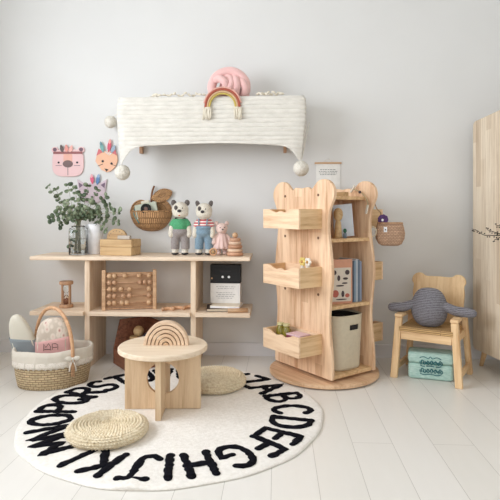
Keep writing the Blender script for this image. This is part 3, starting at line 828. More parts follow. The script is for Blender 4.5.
# fabric bow where the handle meets the rim
m = MB(); q = Vector((hp.x*1.07, hp.y*1.12, .14))
for s in (-1, 1):
    m.ell(q+Vector((s*.018, -.008, .006)), (.017, .006, .011), n=14, m=8); m.tube([q+Vector((0, -.008, 0)), q+Vector((s*.012, -.010, -.03)), q+Vector((s*.015, -.010, -.052))], [.004, .006, .008], 8, flat=.5)
m.ell(q+Vector((0, -.01, .004)), .007, n=10, m=6); m.build('bow', M_liner, bt, smooth=True)
def floral():
    m = NT('floral cotton'); v = m.n('TexVoronoi'); v.inputs['Scale'].default_value = 34; m.l(m.mapping(), v.inputs['Vector'])
    m.col(m.ramp(v.outputs['Distance'], [(.10, srgb((190, 140, 130))), (.24, srgb((226, 206, 192))), (.42, srgb((228, 216, 202))), (.6, srgb((206, 192, 176)))])); m.bump(m.noise(m.mapping(), 14, 3), .6, .01); m.rough(.95); return m.m
def pad(name, o, outline, t, mat, zc=None):   # stuffed flat shape: outline (x,z)
    m = MB(); n = len(outline); cx = sum(p[0] for p in outline)/n; cz = sum(p[1] for p in outline)/n
    rings = [(1.0, 0), (.985, .35), (.94, .62), (.82, .86), (.6, .97), (.3, 1.0)]
    for s in (-1, 1):
        rows = [[Vector((cx+(x-cx)*k, s*t*h, cz+(z-cz)*k)) for x, z in outline] for k, h in rings]
        g = m.grid(rows, True); m.f(g[-1])
    return m.build(name, mat, o, smooth=True)
M_flo = floral(); M_pinkf = fabric('pink cotton', (222, 172, 168)); M_greyf = fabric('grey blue cotton', (142, 150, 154)); M_speck = fabric('cream speckled cotton', (222, 216, 200))
# left pillow: tall rounded, cream above, grey below
IB = Matrix.Translation(bc) @ Matrix.Rotation(BA, 4, 'Z')
q = pl(28, 352, 2.47)
o = thing('mitten_pillow', 'tall cream and blue-grey rounded pillow leaning at left in the wicker basket', 'pillow', (q.x+.020, 2.455, .095), R(14))
o.rotation_euler = (0, R(-17), R(14)); o.scale = (.94, 1, 1.20)
def arch(w, h0, h1, k=14):   # bullet outline
    return [(-w, h0), (w, h0)]+[(w*math.cos(PI*i/k), h1+w*1.25*math.sin(PI*i/k)) for i in range(k+1)]
def bullet(w, h):
    pts = [(w*.9, 0), (w, h*.3), (w*.92, h*.6), (w*.66, h*.85), (w*.3, h*.98), (0, h)]
    P_ = [(v.x, v.y) for v in smooth_path([Vector((x, z, 0)) for x, z in pts], 4)]
    return P_+[(-x, z) for x, z in P_[-2::-1]]
pad('pillow_body', o, bullet(.058, .205), .030, M_speck)
m = MB()   # grey lower band: a slightly larger shell round the lower half
ob = bullet(.058, .205); lo = [(x*1.02, z) for x, z in ob if z < .105]
n0 = len(lo)//2
rows = []
for k in range(9):
    z = .02+.085*k/8; w = .058*(1.0 if z < .08 else .985)*1.005
    rows.append([Vector((w*math.cos(TAU*j/40), .0315*math.copysign(abs(math.sin(TAU*j/40))**.42, math.sin(TAU*j/40)), z-.020*math.cos(TAU*j/40)*(k/8))) for j in range(40)])
m.grid(rows, True); m.build('lower_band', M_greyf, o, smooth=True, solid=.001)
# right pillow: floral dome with pink band and stitched drawing
q = pl(55, 352, 2.44)
o = thing('house_pillow', 'plump floral pillow with pink lower band standing in the wicker basket', 'pillow', (q.x-.014, 2.455, .100), R(8)); o.scale = (.86, 1, 1.16)
def dome(w, h):
    pts = [(w*.96, 0), (w, h*.35), (w*.97, h*.6), (w*.78, h*.85), (w*.4, h*.98), (0, h)]
    P_ = [(v.x, v.y) for v in smooth_path([Vector((x, z, 0)) for x, z in pts], 4)]
    return P_+[(-x, z) for x, z in P_[-2::-1]]
pad('pillow_body', o, dome(.094, .185), .036, M_flo)
m = MB(); rows = []
for k in range(9):
    z = .01+.090*k/8; w = .0945
    rows.append([Vector((w*math.cos(TAU*j/48), .0378*math.copysign(abs(math.sin(TAU*j/48))**.42, math.sin(TAU*j/48)), z+.012*math.cos(TAU*j/48)*(k/8))) for j in range(48)])
m.grid(rows, True); m.build('lower_band', M_pinkf, o, smooth=True, solid=.001)
m = MB()
for s in [[(-.04, .055), (-.04, .085), (-.028, .07), (-.014, .086), (-.004, .074), (-.004, .058)], [(.006, .06), (.006, .084), (.022, .086), (.036, .08), (.036, .06)], [(-.036, .062), (-.006, .062)], [(.010, .07), (.032, .07)]]:
    m.tube([(x, -.0392, z) for x, z in s], .0011, 6)
m.build('stitched_drawing', M_dark, o, smooth=True)

# ------------------------------------------------------------------ wall shelf, blanket
A, Bq = pl(118, 95, 2.745), pl(304.5, 97.5, 2.745)
ZT = (A.z+Bq.z)/2-.002; XL, XR = A.x, Bq.x; YF = 2.752
ws = thing('wall_shelf', 'wooden wall shelf on brackets hidden under the white knitted blanket', 'shelf', ((XL+XR)/2, WY, ZT-.03))
hw = (XR-XL)/2
MB().box(-hw+.015, hw-.015, -(WY-YF)+.012, -.001, 0, .020).build('board', M_toyd, ws, bevel=.001)
for px in (141, 285):
    x = pl(px, 150, 2.96).x-(XL+XR)/2
    MB().prism([(-.001, 0), (-.18, 0), (-.16, -.02), (-.03, -.20), (-.03, -.245), (-.001, -.245)], x-.009, x+.009, RM).build('bracket', M_toyd, ws, bevel=.001)
def m_blanket():
    m = NT('white ribbed knit'); f = m.noise(m.mapping(), 150, 3); g_ = m.noise(m.mapping((1, 1, 3)), 20, 3)
    m.col(m.ramp(g_, [(.3, srgb((214, 210, 201))), (.7, srgb((229, 225, 216)))])); m.bump(f, .5, .003); m.rough(1); m.b.inputs['Sheen Weight'].default_value = .3; return m.m
M_blk = m_blanket()
bl = thing('knitted_blanket', 'white ribbed knitted blanket with pompoms draped over the wall shelf', 'blanket', ((XL+XR)/2, YF, ZT))
cx = (XL+XR)/2; DP = WY-.012-YF
n = 170; per = []
Ls = DP; Lf = 2*hw; tot = 2*Ls+Lf
rows = []
K = 150
def skirt(p, t):
    # p along path 0..tot, t 0..1 down
    rr = .012
    if p < Ls: base = Vector((-hw, DP-p, 0)); nrm = Vector((-1, 0, 0)); e = (Ls-p)
    elif p < Ls+Lf: base = Vector((-hw+(p-Ls), 0, 0)); nrm = Vector((0, -1, 0)); e = -min(p-Ls, Ls+Lf-p)
    else: base = Vector((hw, p-Ls-Lf, 0)); nrm = Vector((1, 0, 0)); e = p-Ls-Lf
    # smooth the corner normal
    for pc_, sg in ((Ls, -1), (Ls+Lf, 1)):
        d = (p-pc_)
        if abs(d) < .03:
            w = .5+.5*d/.03; nl = Vector((-1, 0, 0)) if sg < 0 else Vector((0, -1, 0)); nr = Vector((0, -1, 0)) if sg < 0 else Vector((1, 0, 0))
            nrm = nl.lerp(nr, w).normalized(); base = base-nrm*.006*(1-abs(d)/.03)
    fr = (p-Ls)/Lf
    d_ = .252
    if e <= 0:
        k = -e/.055; d_ += .108*math.exp(-k**1.2)+.004*math.sin(fr*9)
    else:
        d_ = .252+.108*math.exp(-(e/.05)**1.2)-.10*min(1, e/.2)
    z = -t*d_
    off = .006*min(1, t*6)+.008*t*math.sin(p*23+1.3)*(.4 if e <= 0 else 1)
    ridge = .0065*abs(math.sin(PI*(-z)/.0235))**.35 if t > .02 else 0
    q = base+nrm*(off+ridge)
    # gather at the corners towards the tip
    if e <= 0 and -e < .09:
        side = -1 if fr < .5 else 1
        g_ = max(0, t-.35)/.65
        q.x -= side*(.020*g_)*(1-(-e)/.09)
    if e > 0 and e < .09:
        g_ = max(0, t-.35)/.65
        q.y -= 0; q.x += (1 if p < Ls else -1)*.02*g_*(1-e/.09)
    return Vector((q.x, q.y, z))
NP = 240
rows = [[skirt(tot*i/NP, j/K) for i in range(NP+1)] for j in range(K+1)]
m = MB(); g = m.grid(rows)
# top sheet with slight sag
tr = []
for j in range(9):
    v = j/8
    tr.append([Vector((-hw+2*hw*i/40, DP*v, .004*math.sin(i*.9)*math.sin(v*5) if 0 < j and 0 < i < 40 else 0)) for i in range(41)])
m.grid(tr)
m.build('knitted_cloth', M_blk, bl, smooth=True, solid=.005)
M_pom = NT('pompom wool'); f = M_pom.noise(M_pom.mapping(), 120, 4); M_pom.col(M_pom.ramp(f, [(.3, srgb((214, 208, 194))), (.7, srgb((244, 240, 230)))])); M_pom.bump(f, 1, .006); M_pom.rough(1); M_pom = M_pom.m
def pom(px, py, Y, r, tie):
    c = pl(px, py, Y)-Vector((cx, YF, ZT)); m = MB(); rows = []
    for i in range(1, 40):
        ph = PI*i/40
        row = []
        for j in range(60):
            a = TAU*j/60; d = Vector((math.sin(ph)*math.cos(a), math.sin(ph)*math.sin(a), -math.cos(ph)))
            k = r*(1+.10*noise.noise(d*9+c*20)+.05*noise.noise(d*26)); row.append(c+d*k)
        rows.append(row)
    g = m.grid(rows, True); m.f(g[0]); m.f(g[-1]); o = m.build('pompom', M_pom, bl, smooth=True)
    m = MB()
    for tt in tie: m.tube([tt, c+Vector((0, 0, r*.7))], .003, 6)
    m.build('tie_cord', M_blk, o, smooth=True)
tip = skirt(Ls+.003, 1); tipr = skirt(Ls+Lf-.003, 1)
pom(122.5, 172.5, 2.745, .040, [tip])
pom(301, 168.5, 2.745, .040, [tipr, Vector((hw+.03, .05, -.13))])
pom(110.5, 122, 2.93, .034, [Vector((-hw-.012, DP-.03, -.02))])
# pink knot cushion on the shelf
zt = ZT+.005
p = pl(230, 95, 2.83)
kn = thing('knot_cushion', 'pink velvet knotted cushion on top of the draped wall shelf', 'cushion', (p.x, 2.83, zt))
M_vel = plain('pink velvet', (232, 188, 184), .8, 30, .05, 0, .5)
m = MB()
S_ = [([(-.092, -.012, .028), (-.098, -.014, .065), (-.080, -.012, .112), (-.040, -.014, .140), (.010, -.016, .146), (.056, -.014, .126), (.086, -.010, .088), (.088, 0, .045)], .0245),
      ([(-.070, -.030, .100), (-.045, -.044, .098), (-.022, -.048, .078), (-.018, -.040, .052)], .020),
      ([(-.085, -.02, .030), (-.050, -.036, .032), (-.010, -.040, .040), (.010, -.042, .070), (.004, -.030, .100), (-.02, -.01, .118)], .020),
      ([(.034, -.030, .026), (.040, -.040, .055), (.036, -.036, .090), (.020, -.012, .115)], .020),
      ([(.080, -.022, .028), (.084, -.030, .055), (.070, -.028, .085), (.050, -.006, .105)], .020),
      ([(-.080, .02, .028), (-.03, .03, .045), (.03, .03, .04), (.080, .015, .028)], .027)]
for P_, r in S_:
    P_ = smooth_path(P_, 6); m.tube(P_, r, 16)
    for e in (0, -1): m.ell(P_[e], r)
m.ell((0, .012, .07), (.06, .022, .05))
m.build('knotted_tube', M_vel, kn, smooth=True)
# yarn rainbow hanging on the front of the blanket
p = pl(222.5, 108, YF-.022)
yr = thing('yarn_rainbow', 'terracotta and mustard yarn rainbow with fringes hanging on the white blanket', 'wall hanging', (p.x, YF-.0230, p.z))
def yarn(name, c):
    m = NT(name); w = m.n('TexWave'); w.inputs['Scale'].default_value = 90; m.l(m.mapping(rot=(0, R(40), 0)), w.inputs['Vector'])
    m.col(m.ramp(w.outputs['Fac'], [(0, tuple(x*.75 for x in srgb(c)[:3])+(1,)), (.6, srgb(c))])); m.bump(w.outputs['Fac'], .5, .002); m.rough(.9); return m.m
for k, (r, c, w_) in enumerate(((.099, (236, 184, 168), .0045), (.090, (186, 98, 78), .0062), (.079, (222, 186, 146), .0054), (.069, (212, 190, 100), .0050))):
    m = MB(); n = 30; P_ = [(r*math.cos(PI*i/n), 0, r*1.10*math.sin(PI*i/n)**.9) for i in range(n+1)]
    if k == 0: P_ = P_[2:-2]
    m.tube(P_, w_, 10); m.build('yarn_arc', yarn('yarn %d' % k, c), yr, smooth=True)
M_fr = fabric('cream fringe', (230, 222, 204))
for s in (-1, 1):
    m = MB()
    for i in range(14):
        x = s*(.062+.038*i/13); L_ = random.uniform(.046, .064)
        m.tube([(x, random.uniform(-.004, .004), .004), (x+s*random.uniform(-.004, .006), random.uniform(-.006, .004), -.02), (x+s*random.uniform(-.004, .008), random.uniform(-.008, .002), -L_)], .0036, 6)
    m.tube([(s*.058, -.001, .001), (s*.092, -.001, .001)], .006, 8)
    m.build('fringe', M_fr, yr, smooth=True)
# light cotton garland and dry sprigs lying on the shelf
def garland(x0, x1, label, seed):
    random.seed(seed); a = pl(x0, 95, 2.80).x; b = pl(x1, 95, 2.80).x
    o = thing('cotton_garland', label, 'garland', (a, 2.79, zt))
    n = 16; P_ = [Vector(((b-a)*i/n, .02*math.sin(i*1.7), .007+.011*abs(math.sin(i*1.1)))) for i in range(n+1)]
    m = MB(); m.tube(smooth_path(P_, 4), .0018, 6); m.build('twine', M_liner, o, smooth=True)
    m = MB()
    for i in range(1, n, 1):
        c = P_[i]; an = random.uniform(-.8, .8)
        m.ell(c+Vector((0, -.004, .002)), (.011, .006, .006), Matrix.Rotation(an, 3, 'Y'), 10, 6)
    m.build('cotton_leaves', M_fr, o, smooth=True)
garland(150, 208, 'pale cotton garland lying left of the pink knot cushion', 3)
garland(256, 284, 'pale cotton garland lying right of the pink knot cushion', 5)
p = pl(155, 93, 2.86)
o = thing('pompom_ball', 'small white wool ball on the left end of the wall shelf', 'ball', (p.x, 2.86, zt)); MB().ell((0, 0, .021), .021).build('wool_ball', M_pom, o, smooth=True)

# ------------------------------------------------------------------ wall plaques
def disc(m, cx, cz, rx, rz, y0, y1, n=28, a=0):
    m.prism([(cx+rx*math.cos(TAU*i/n)*math.cos(a)-rz*math.sin(TAU*i/n)*math.sin(a), cz+rx*math.cos(TAU*i/n)*math.sin(a)+rz*math.sin(TAU*i/n)*math.cos(a)) for i in range(n)], y0, y1); return m
def feather(o, x, z, L_, a, c, c2=None):
    M_ = Matrix.Translation((x, 0, z)) @ Matrix.Rotation(a, 4, 'Y')
    pts = [(0, 0), (.010, L_*.3), (.011, L_*.6), (.004, L_*.92), (0, L_), (-.005, L_*.9), (-.011, L_*.55), (-.009, L_*.25)]
    MB().prism(pts, -.0115, -.009, M_).build('feather', plain('feather paint', c, .6), o)
    if c2: MB().prism([(x_*.7, z_*.35+L_*.62) for x_, z_ in pts], -.0122, -.0116, M_).build('feather_tip', plain('feather tip paint', c2, .6), o)
SCW = WY/F
def sup(w, h, e, n=48): 
    return [(w*math.copysign(abs(math.cos(TAU*i/n))**(2/e), math.cos(TAU*i/n)), h*math.copysign(abs(math.sin(TAU*i/n))**(2/e), math.sin(TAU*i/n))) for i in range(n)]
p = pl(68.5, 163, WY)
br = thing('bear_plaque', 'pink bear face wall plaque with feather headband, leftmost on the wall', 'wall decoration', (p.x, WY-.001, p.z))
M_pk = plain('pink paint', (232, 196, 196), .6, 8, .02)
hw_, hh_ = .093, .080
m = MB(); m.prism(sup(hw_, hh_, 3.4), -.008, 0); m.build('face_board', M_pk, br, bevel=.001)
for s in (-1, 1):
    m = MB(); disc(m, s*.078, .076, .020, .018, -.007, 0); e = m.build('ear', M_pk, br)
    m = MB(); disc(m, s*.078, .078, .012, .011, -.0078, -.0071); m.build('ear_inside', plain('mauve paint', (112, 84, 96), .6), e)
pz = []
MB().box(-.026, .026, -.0088, -.0081, 0, .055).build('forehead_patch', plain('coral patch', (230, 176, 160), .6), br)
MB().prism([(-.088, .052), (.088, .052), (.086, .066), (-.086, .066)], -.0098, -.0089).build('headband', plain('headband paint', (150, 92, 92), .6), br)
m = MB(); disc(m, 0, -.006, .030, .021, -.0100, -.0081); m.build('nose', plain('brown nose', (108, 82, 80), .5), br)
MB().box(-.0012, .0012, -.0090, -.0081, -.072, -.026).build('mouth_line', M_dark, br)
for s in (-1, 1):
    m = MB(); disc(m, s*.055, .002, .006, .006, -.0095, -.0081); m.build('eye', M_black, br)
    MB().box(s*.055-.018, s*.055+.018, -.0090, -.0081, -.017, -.0148).build('cheek_line', M_dark, br)
feather(br, -.030, .060, .048, R(-14), (98, 84, 80)); feather(br, -.004, .060, .048, R(-8), (222, 150, 140)); feather(br, .012, .060, .045, R(18), (232, 176, 166))

p = pl(107, 160, WY)
fx = thing('fox_plaque', 'orange fox face wall plaque with coloured feathers beside the blanket pompom', 'wall decoration', (p.x, WY-.001, p.z))
M_or = plain('peach paint', (236, 186, 154), .6, 10, .03)
MB().prism([(-.066, -.008), (-.058, .030), (-.036, .050), (.0, .050), (.040, .052), (.062, .030), (.066, -.004), (.052, -.042), (.024, -.066), (.0, -.072), (-.030, -.058)], -.008, 0).build('face_board', M_or, fx, bevel=.002)
MB().prism([(-.060, .024), (-.046, .066), (-.020, .046)], -.0095, -.0082).build('ear', plain('dusty rose', (206, 112, 116), .6), fx)
MB().prism([(.062, .024), (.050, .066), (.020, .046)], -.0095, -.0082).build('ear', plain('dusty rose right', (206, 112, 116), .6), fx)
for x, z in ((-.022, -.008), (.030, -.022)):
    m = MB(); disc(m, x, z, .007, .007, -.0092, -.0082); m.build('eye', M_dark, fx)
MB().prism([(-.012, -.050), (.012, -.056), (0, -.068)], -.0095, -.0082).build('nose', M_dark, fx)
m = MB()
for k in range(5): 
    for s in (-1, 1): m.box(-.001, .001, -.0095, -.0082, 0, .018, Matrix.Translation((.010+k*.008-.010, 0, .026+abs(k-2)*.006)) @ Matrix.Rotation(s*R(40), 4, 'Y'))
m.build('chevron_marks', M_white, fx)
for s, dz in ((-1, .004), (1, .006)):
    MB().box(-.016, .016, -.0095, -.0082, -.0012, .0012, Matrix.Translation((-.036 if s < 0 else .04, 0, -.030)) @ Matrix.Rotation(R(20*s), 4, 'Y')).build('whisker', M_dark, fx)
feather(fx, -.018, .040, .070, R(-14), (120, 168, 164), (96, 132, 140)); feather(fx, .012, .044, .078, R(8), (206, 84, 106), (232, 160, 150)); feather(fx, .030, .040, .05, R(24), (150, 170, 190))

p = pl(92.5, 193, WY)
un = thing('cat_plaque', 'mauve cat face wall plaque with pink and blue feathers behind the eucalyptus', 'wall decoration', (p.x, WY-.0002, p.z))
M_mv = plain('mauve grey paint', (206, 188, 196), .6)
MB().prism(sup(.078, .058, 2.6), -.008, 0).build('face_board', M_mv, un, bevel=.001)
for s in (-1, 1):
    e = MB().prism([(s*.078, .010), (s*.088, .080), (s*.034, .050)][::s], -.0095, -.001).build('ear', M_mv, un)
    MB().prism([(s*.074, .028), (s*.079, .062), (s*.052, .046)][::s], -.0105, -.0096).build('ear_inside', plain('plum paint', (120, 96, 116), .6), e)
    m = MB(); disc(m, s*.03, -.006, .006, .006, -.0092, -.0082); m.build('eye', M_dark, un)
m = MB(); disc(m, 0, -.024, .008, .006, -.0092, -.0082); m.build('nose', M_dark, un)
feather(un, .004, .050, .060, R(-6), (214, 92, 124), (236, 170, 176)); feather(un, .030, .046, .066, R(10), (92, 132, 178), (150, 176, 206))

# ------------------------------------------------------------------ apple rattan wall basket with toy camera
p = pl(151.5, 213, WY)
p.z += .006
ap = thing('apple_basket', 'brown rattan apple shaped basket hanging on the wall', 'basket', (p.x, WY-.001, p.z))
def lobes(k=1.0):
    pts = [(0, .030), (.03, .058), (.068, .066), (.102, .046), (.119, .008), (.112, -.035), (.085, -.078), (.045, -.102), (0, -.108)]
    P_ = [(v.x*k, v.y*k) for v in smooth_path([Vector((x, z, 0)) for x, z in pts], 5)]
    return P_+[(-x, z) for x, z in P_[-2:0:-1]]
ol = lobes(); 
m = MB()
n = len(ol)
rows = [[Vector((x*k, -.004, z*k)) for x, z in ol] for k in (1, .8, .6, .4, .2, .02)]
m.grid(rows, True, [.012*i for i in range(n+1)], [0, .024, .048, .072, .096, .118]); m.build('back_weave', M_apple, ap, smooth=True, solid=.004)
m = MB(); m.tube([(x, -.006, z) for x, z in ol], .0045, 8, closed=True); m.build('frame_rim', M_apple, ap, smooth=True)
m = MB(); rows = []; na, nb = 32, 14     # front pocket: quarter ellipsoid
for i in range(nb+1):
    ph = (PI/2)*(i/nb)
    rows.append([Vector((.118*math.cos(PI*j/na)*math.cos(ph)**.8 if i < nb else 0, -.008-.072*math.sin(PI*j/na)*math.cos(ph)**.8 if i < nb else -.008, .002-.110*math.sin(ph))) for j in range(na+1)])
us = [.32*j/na for j in range(na+1)]; vs = [.14*i/nb for i in range(nb+1)]
m.grid(rows, False, us, vs); m.build('front_pocket', M_apple, ap, smooth=True, solid=.004)
m = MB(); m.tube([(.118*math.cos(PI*j/na), -.008-.072*math.sin(PI*j/na), .003) for j in range(na+1)], .0055, 8); m.build('pocket_rim', M_apple, ap, smooth=True)
m = MB(); m.tube(smooth_path([(0, -.008, .026), (.002, -.012, .08), (.010, -.014, .125), (.020, -.014, .150)], 5), [.0055]*16, 8); m.build('stem', plain('rattan stem', (130, 88, 56), .7), ap, smooth=True)
lf = [Vector((.006, -.012, 0)), Vector((.035, .030, 0)), Vector((.078, .046, 0)), Vector((.122, .030, 0)), Vector((.100, -.010, 0)), Vector((.055, -.028, 0))]
lp_ = [(v.x, v.y+.086) for v in smooth_path(lf, 5, True)]
m = MB(); cxx, czz = .065, .098
rows = [[Vector((cxx+(x-cxx)*k, -.014, czz+(z-czz)*k)) for x, z in lp_] for k in (1, .66, .33, .02)]
m.grid(rows, True, [.009*i for i in range(len(lp_)+1)], [0, .015, .03, .045]); m.build('leaf', M_apple, ap, smooth=True, solid=.003)
m = MB(); m.tube([(x, -.014, z) for x, z in lp_], .0035, 8, closed=True); m.build('leaf_rim', M_apple, ap, smooth=True)
cm = thing('toy_camera', 'pale green toy camera with black lens sitting in the apple basket', 'camera', (p.x-.008, WY-.042, p.z-.030), 0); cm.scale = (1.12,)*3
cm.rotation_euler = (0, R(-12), R(8))
MB().box(-.055, .055, -.018, .018, 0, .072).build('camera_body', plain('sage and cream paint', (196, 202, 184), .5), cm, bevel=.004)
MB().box(-.020, .022, -.014, .014, .0722, .086).build('viewfinder', plain('cream paint', (226, 218, 200), .5), cm, bevel=.003)
m = MB(); RX = Matrix.Translation((0, -.018, .044)) @ Matrix.Rotation(PI/2, 4, 'X')
m.lathe([(.001, -.002), (.026, -.002), (.026, .014), (.021, .016), (.019, .011), (.001, .010)], 32, M=RX); ln = m.build('lens', M_black, cm, smooth=False, bevel=.0005)
MB().lathe([(.001, .0105), (.010, .0105), (.010, .0125), (.001, .0125)], 20, M=RX).build('lens_glass', plain('brown lens', (96, 62, 50), .2), ln)
m = MB(); m.tube(smooth_path([(-.055, 0, .06), (-.066, -.006, .03), (-.05, -.014, -.02)], 4), .003, 6); m.build('strap', plain('teal strap', (92, 150, 150), .7), cm, smooth=True)

# ------------------------------------------------------------------ things on the low shelf
# glass vase with eucalyptus
p = pl(78, 254, 2.79)
ev = thing('glass_vase', 'square clear glass vase holding green eucalyptus on the low shelf', 'vase', (p.x, 2.80, ST+.0005), R(8))
g_ = NT('clear glass'); g_.b.inputs['Transmission Weight'].default_value = 1; g_.b.inputs['Roughness'].default_value = .03; g_.b.inputs['IOR'].default_value = 1.45; g_.b.inputs['Base Color'].default_value = (.96, .98, .98, 1)
f = g_.noise(g_.mapping((1, 1, .6)), 60, 1); g_.bump(f, .25, .002); M_glass = g_.m
def sqr(r, z, n=32, e=6): 
    out = []
    for j in range(n):
        a = TAU*j/n; q = (abs(math.cos(a))**e+abs(math.sin(a))**e)**(-1/e); out.append(Vector((r*q*math.cos(a), r*q*math.sin(a), z)))
    return out
m = MB(); rows = [sqr(.044, 0), sqr(.047, .004), sqr(.047, .136), sqr(.043, .146), sqr(.036, .149, e=3), sqr(.036, .158, e=3), sqr(.032, .158, e=3), sqr(.032, .146, e=3), sqr(.041, .141), sqr(.0438, .134), sqr(.0438, .008)]
g = m.grid(rows, True); m.f(g[0]); m.f(g[-1]); m.build('glass_body', M_glass, ev, smooth=True)
wt = NT('water'); wt.b.inputs['Transmission Weight'].default_value = 1; wt.b.inputs['Roughness'].default_value = .0; wt.b.inputs['IOR'].default_value = 1.33; wt.b.inputs['Base Color'].default_value = (.93, .97, .96, 1)
m = MB(); g = m.grid([sqr(.0434, .0085), sqr(.0434, .085)], True); m.f(g[0]); m.f(g[-1]); m.build('water', wt.m, ev)
eu = thing('eucalyptus_bunch', 'bunch of eucalyptus stems with round grey-green leaves in the glass vase', 'plant', (p.x, 2.80, ST+.012))
M_stem = plain('eucalyptus stem', (140, 136, 108), .7)
lm = NT('eucalyptus leaf'); oi = lm.n('ObjectInfo'); f = lm.noise(lm.mapping(), 22, 2)
lm.col(lm.ramp(f, [(.35, srgb((58, 74, 50))), (.5, srgb((96, 112, 82))), (.68, srgb((158, 168, 140)))])); lm.rough(.55); M_leaf = lm.m
tips = [(48, 186), (56, 190), (68, 185), (75, 188), (50, 219), (58, 210), (60, 226), (72, 246), (88, 186), (97, 190), (106, 196), (110, 206), (119, 212), (104, 222), (92, 200), (82, 196), (96, 212), (80, 208), (66, 202), (118, 222), (106, 229)]
random.seed(11); V0 = Vector((p.x, 2.80, ST+.012))
for (tx, ty) in tips:
    Yd = 2.80+random.uniform(-.09, .06)
    T1 = pl(tx, ty, Yd)-V0
    bx = random.uniform(-.018, .018); by = random.uniform(-.018, .018)
    mid = Vector((bx*.8+(T1.x*.30), by*.8+T1.y*.3, .205 if T1.z > .16 else .20))
    P_ = smooth_path([Vector((bx, by, .0)), Vector((bx*.6, by*.6, .165)), mid, T1], 8)
    m = MB(); m.tube(P_, [.0022*(1-.6*i/len(P_)) for i in range(len(P_))], 6); s_ = m.build('stem', M_stem, eu, smooth=True)
    m = MB(); L0 = 0
    segs = [q for q in P_ if q.z > .17 or (q-T1).length < .12]
    for i in range(0, len(P_)):
        if i < len(P_)*.50: continue
        if i % 2 and i < len(P_)-1: continue
        c = P_[i]; tn = (P_[min(i+1, len(P_)-1)]-P_[i-1]).normalized()
        for sg in (-1, 1):
            out = tn.cross(Vector((random.uniform(-1, 1), -1, random.uniform(-.6, .6)))).normalized()*sg
            r = random.uniform(.0085, .0150)
            nrm = (Vector((random.uniform(-.7, .7), -1, random.uniform(-.4, .8)))).normalized()
            xa = (out+tn*.35).normalized(); xa = (xa-nrm*xa.dot(nrm)).normalized(); yb_ = nrm.cross(xa)
            cc = c+xa*r*.95; ring = []
            for k in range(10):
                a = TAU*k/10; ring.append(m.v(cc+xa*r*math.cos(a)*1.05+yb_*r*.86*math.sin(a)+nrm*.0025*math.cos(2*a)))
            ctr = m.v(cc-nrm*.002)
            for k in range(10): m.f([ctr, ring[k], ring[(k+1) % 10]])
    m.build('leaves', M_leaf, s_, smooth=True, solid=.0008)
# white vase
p = pl(94.5, 254, 2.86)
o = thing('white_vase', 'plain white cylindrical vase behind the glass vase on the low shelf', 'vase', (p.x, 2.86, ST+.0005))
MB().lathe([(.001, 0), (.043, 0), (.046, .004), (.046, .165), (.044, .168), (.041, .165), (.041, .01), (.001, .01)], 48).build('vase_body', M_white, o, smooth=True)
# wooden box with two small things on it
p = pl(119.5, 254.5, 2.78)
wb = thing('wooden_box', 'golden wooden lidded box on the low shelf beside the white vase', 'box', (p.x, 2.80, ST+.0005), R(-12))
MB().box(-.094, .094, -.055, .055, 0, .045).build('box_body', M_box, wb, bevel=.003)
MB().box(-.095, .095, -.056, .056, .0455, .086).build('lid', M_box, wb, bevel=.003)
o = thing('wooden_comb_toy', 'half-round wooden toy with dark dots on the golden wooden box', 'toy', (p.x-.022, 2.81, ST+.087), R(-12))
cmb = MB().prism([(.060*math.cos(PI*i/20), .056*math.sin(PI*i/20)**.8) for i in range(21)], -.008, .008).build('half_round', M_box, o, bevel=.002)
m = MB()
for i in range(7):
    a = PI*(i+1)/8; disc(m, .048*math.cos(a), .043*math.sin(a), .0022, .0022, -.0092, -.0081, 8)
m.build('dots', M_dark, cmb)
o = thing('grey_block', 'pale grey oblong block at the front of the golden wooden box', 'block', (p.x+.030, 2.768, ST+.087), R(-12))
MB().box(-.036, .036, -.010, .010, 0, .020).build('block_body', plain('pale grey paint', (190, 180, 168), .6), o, bevel=.002)

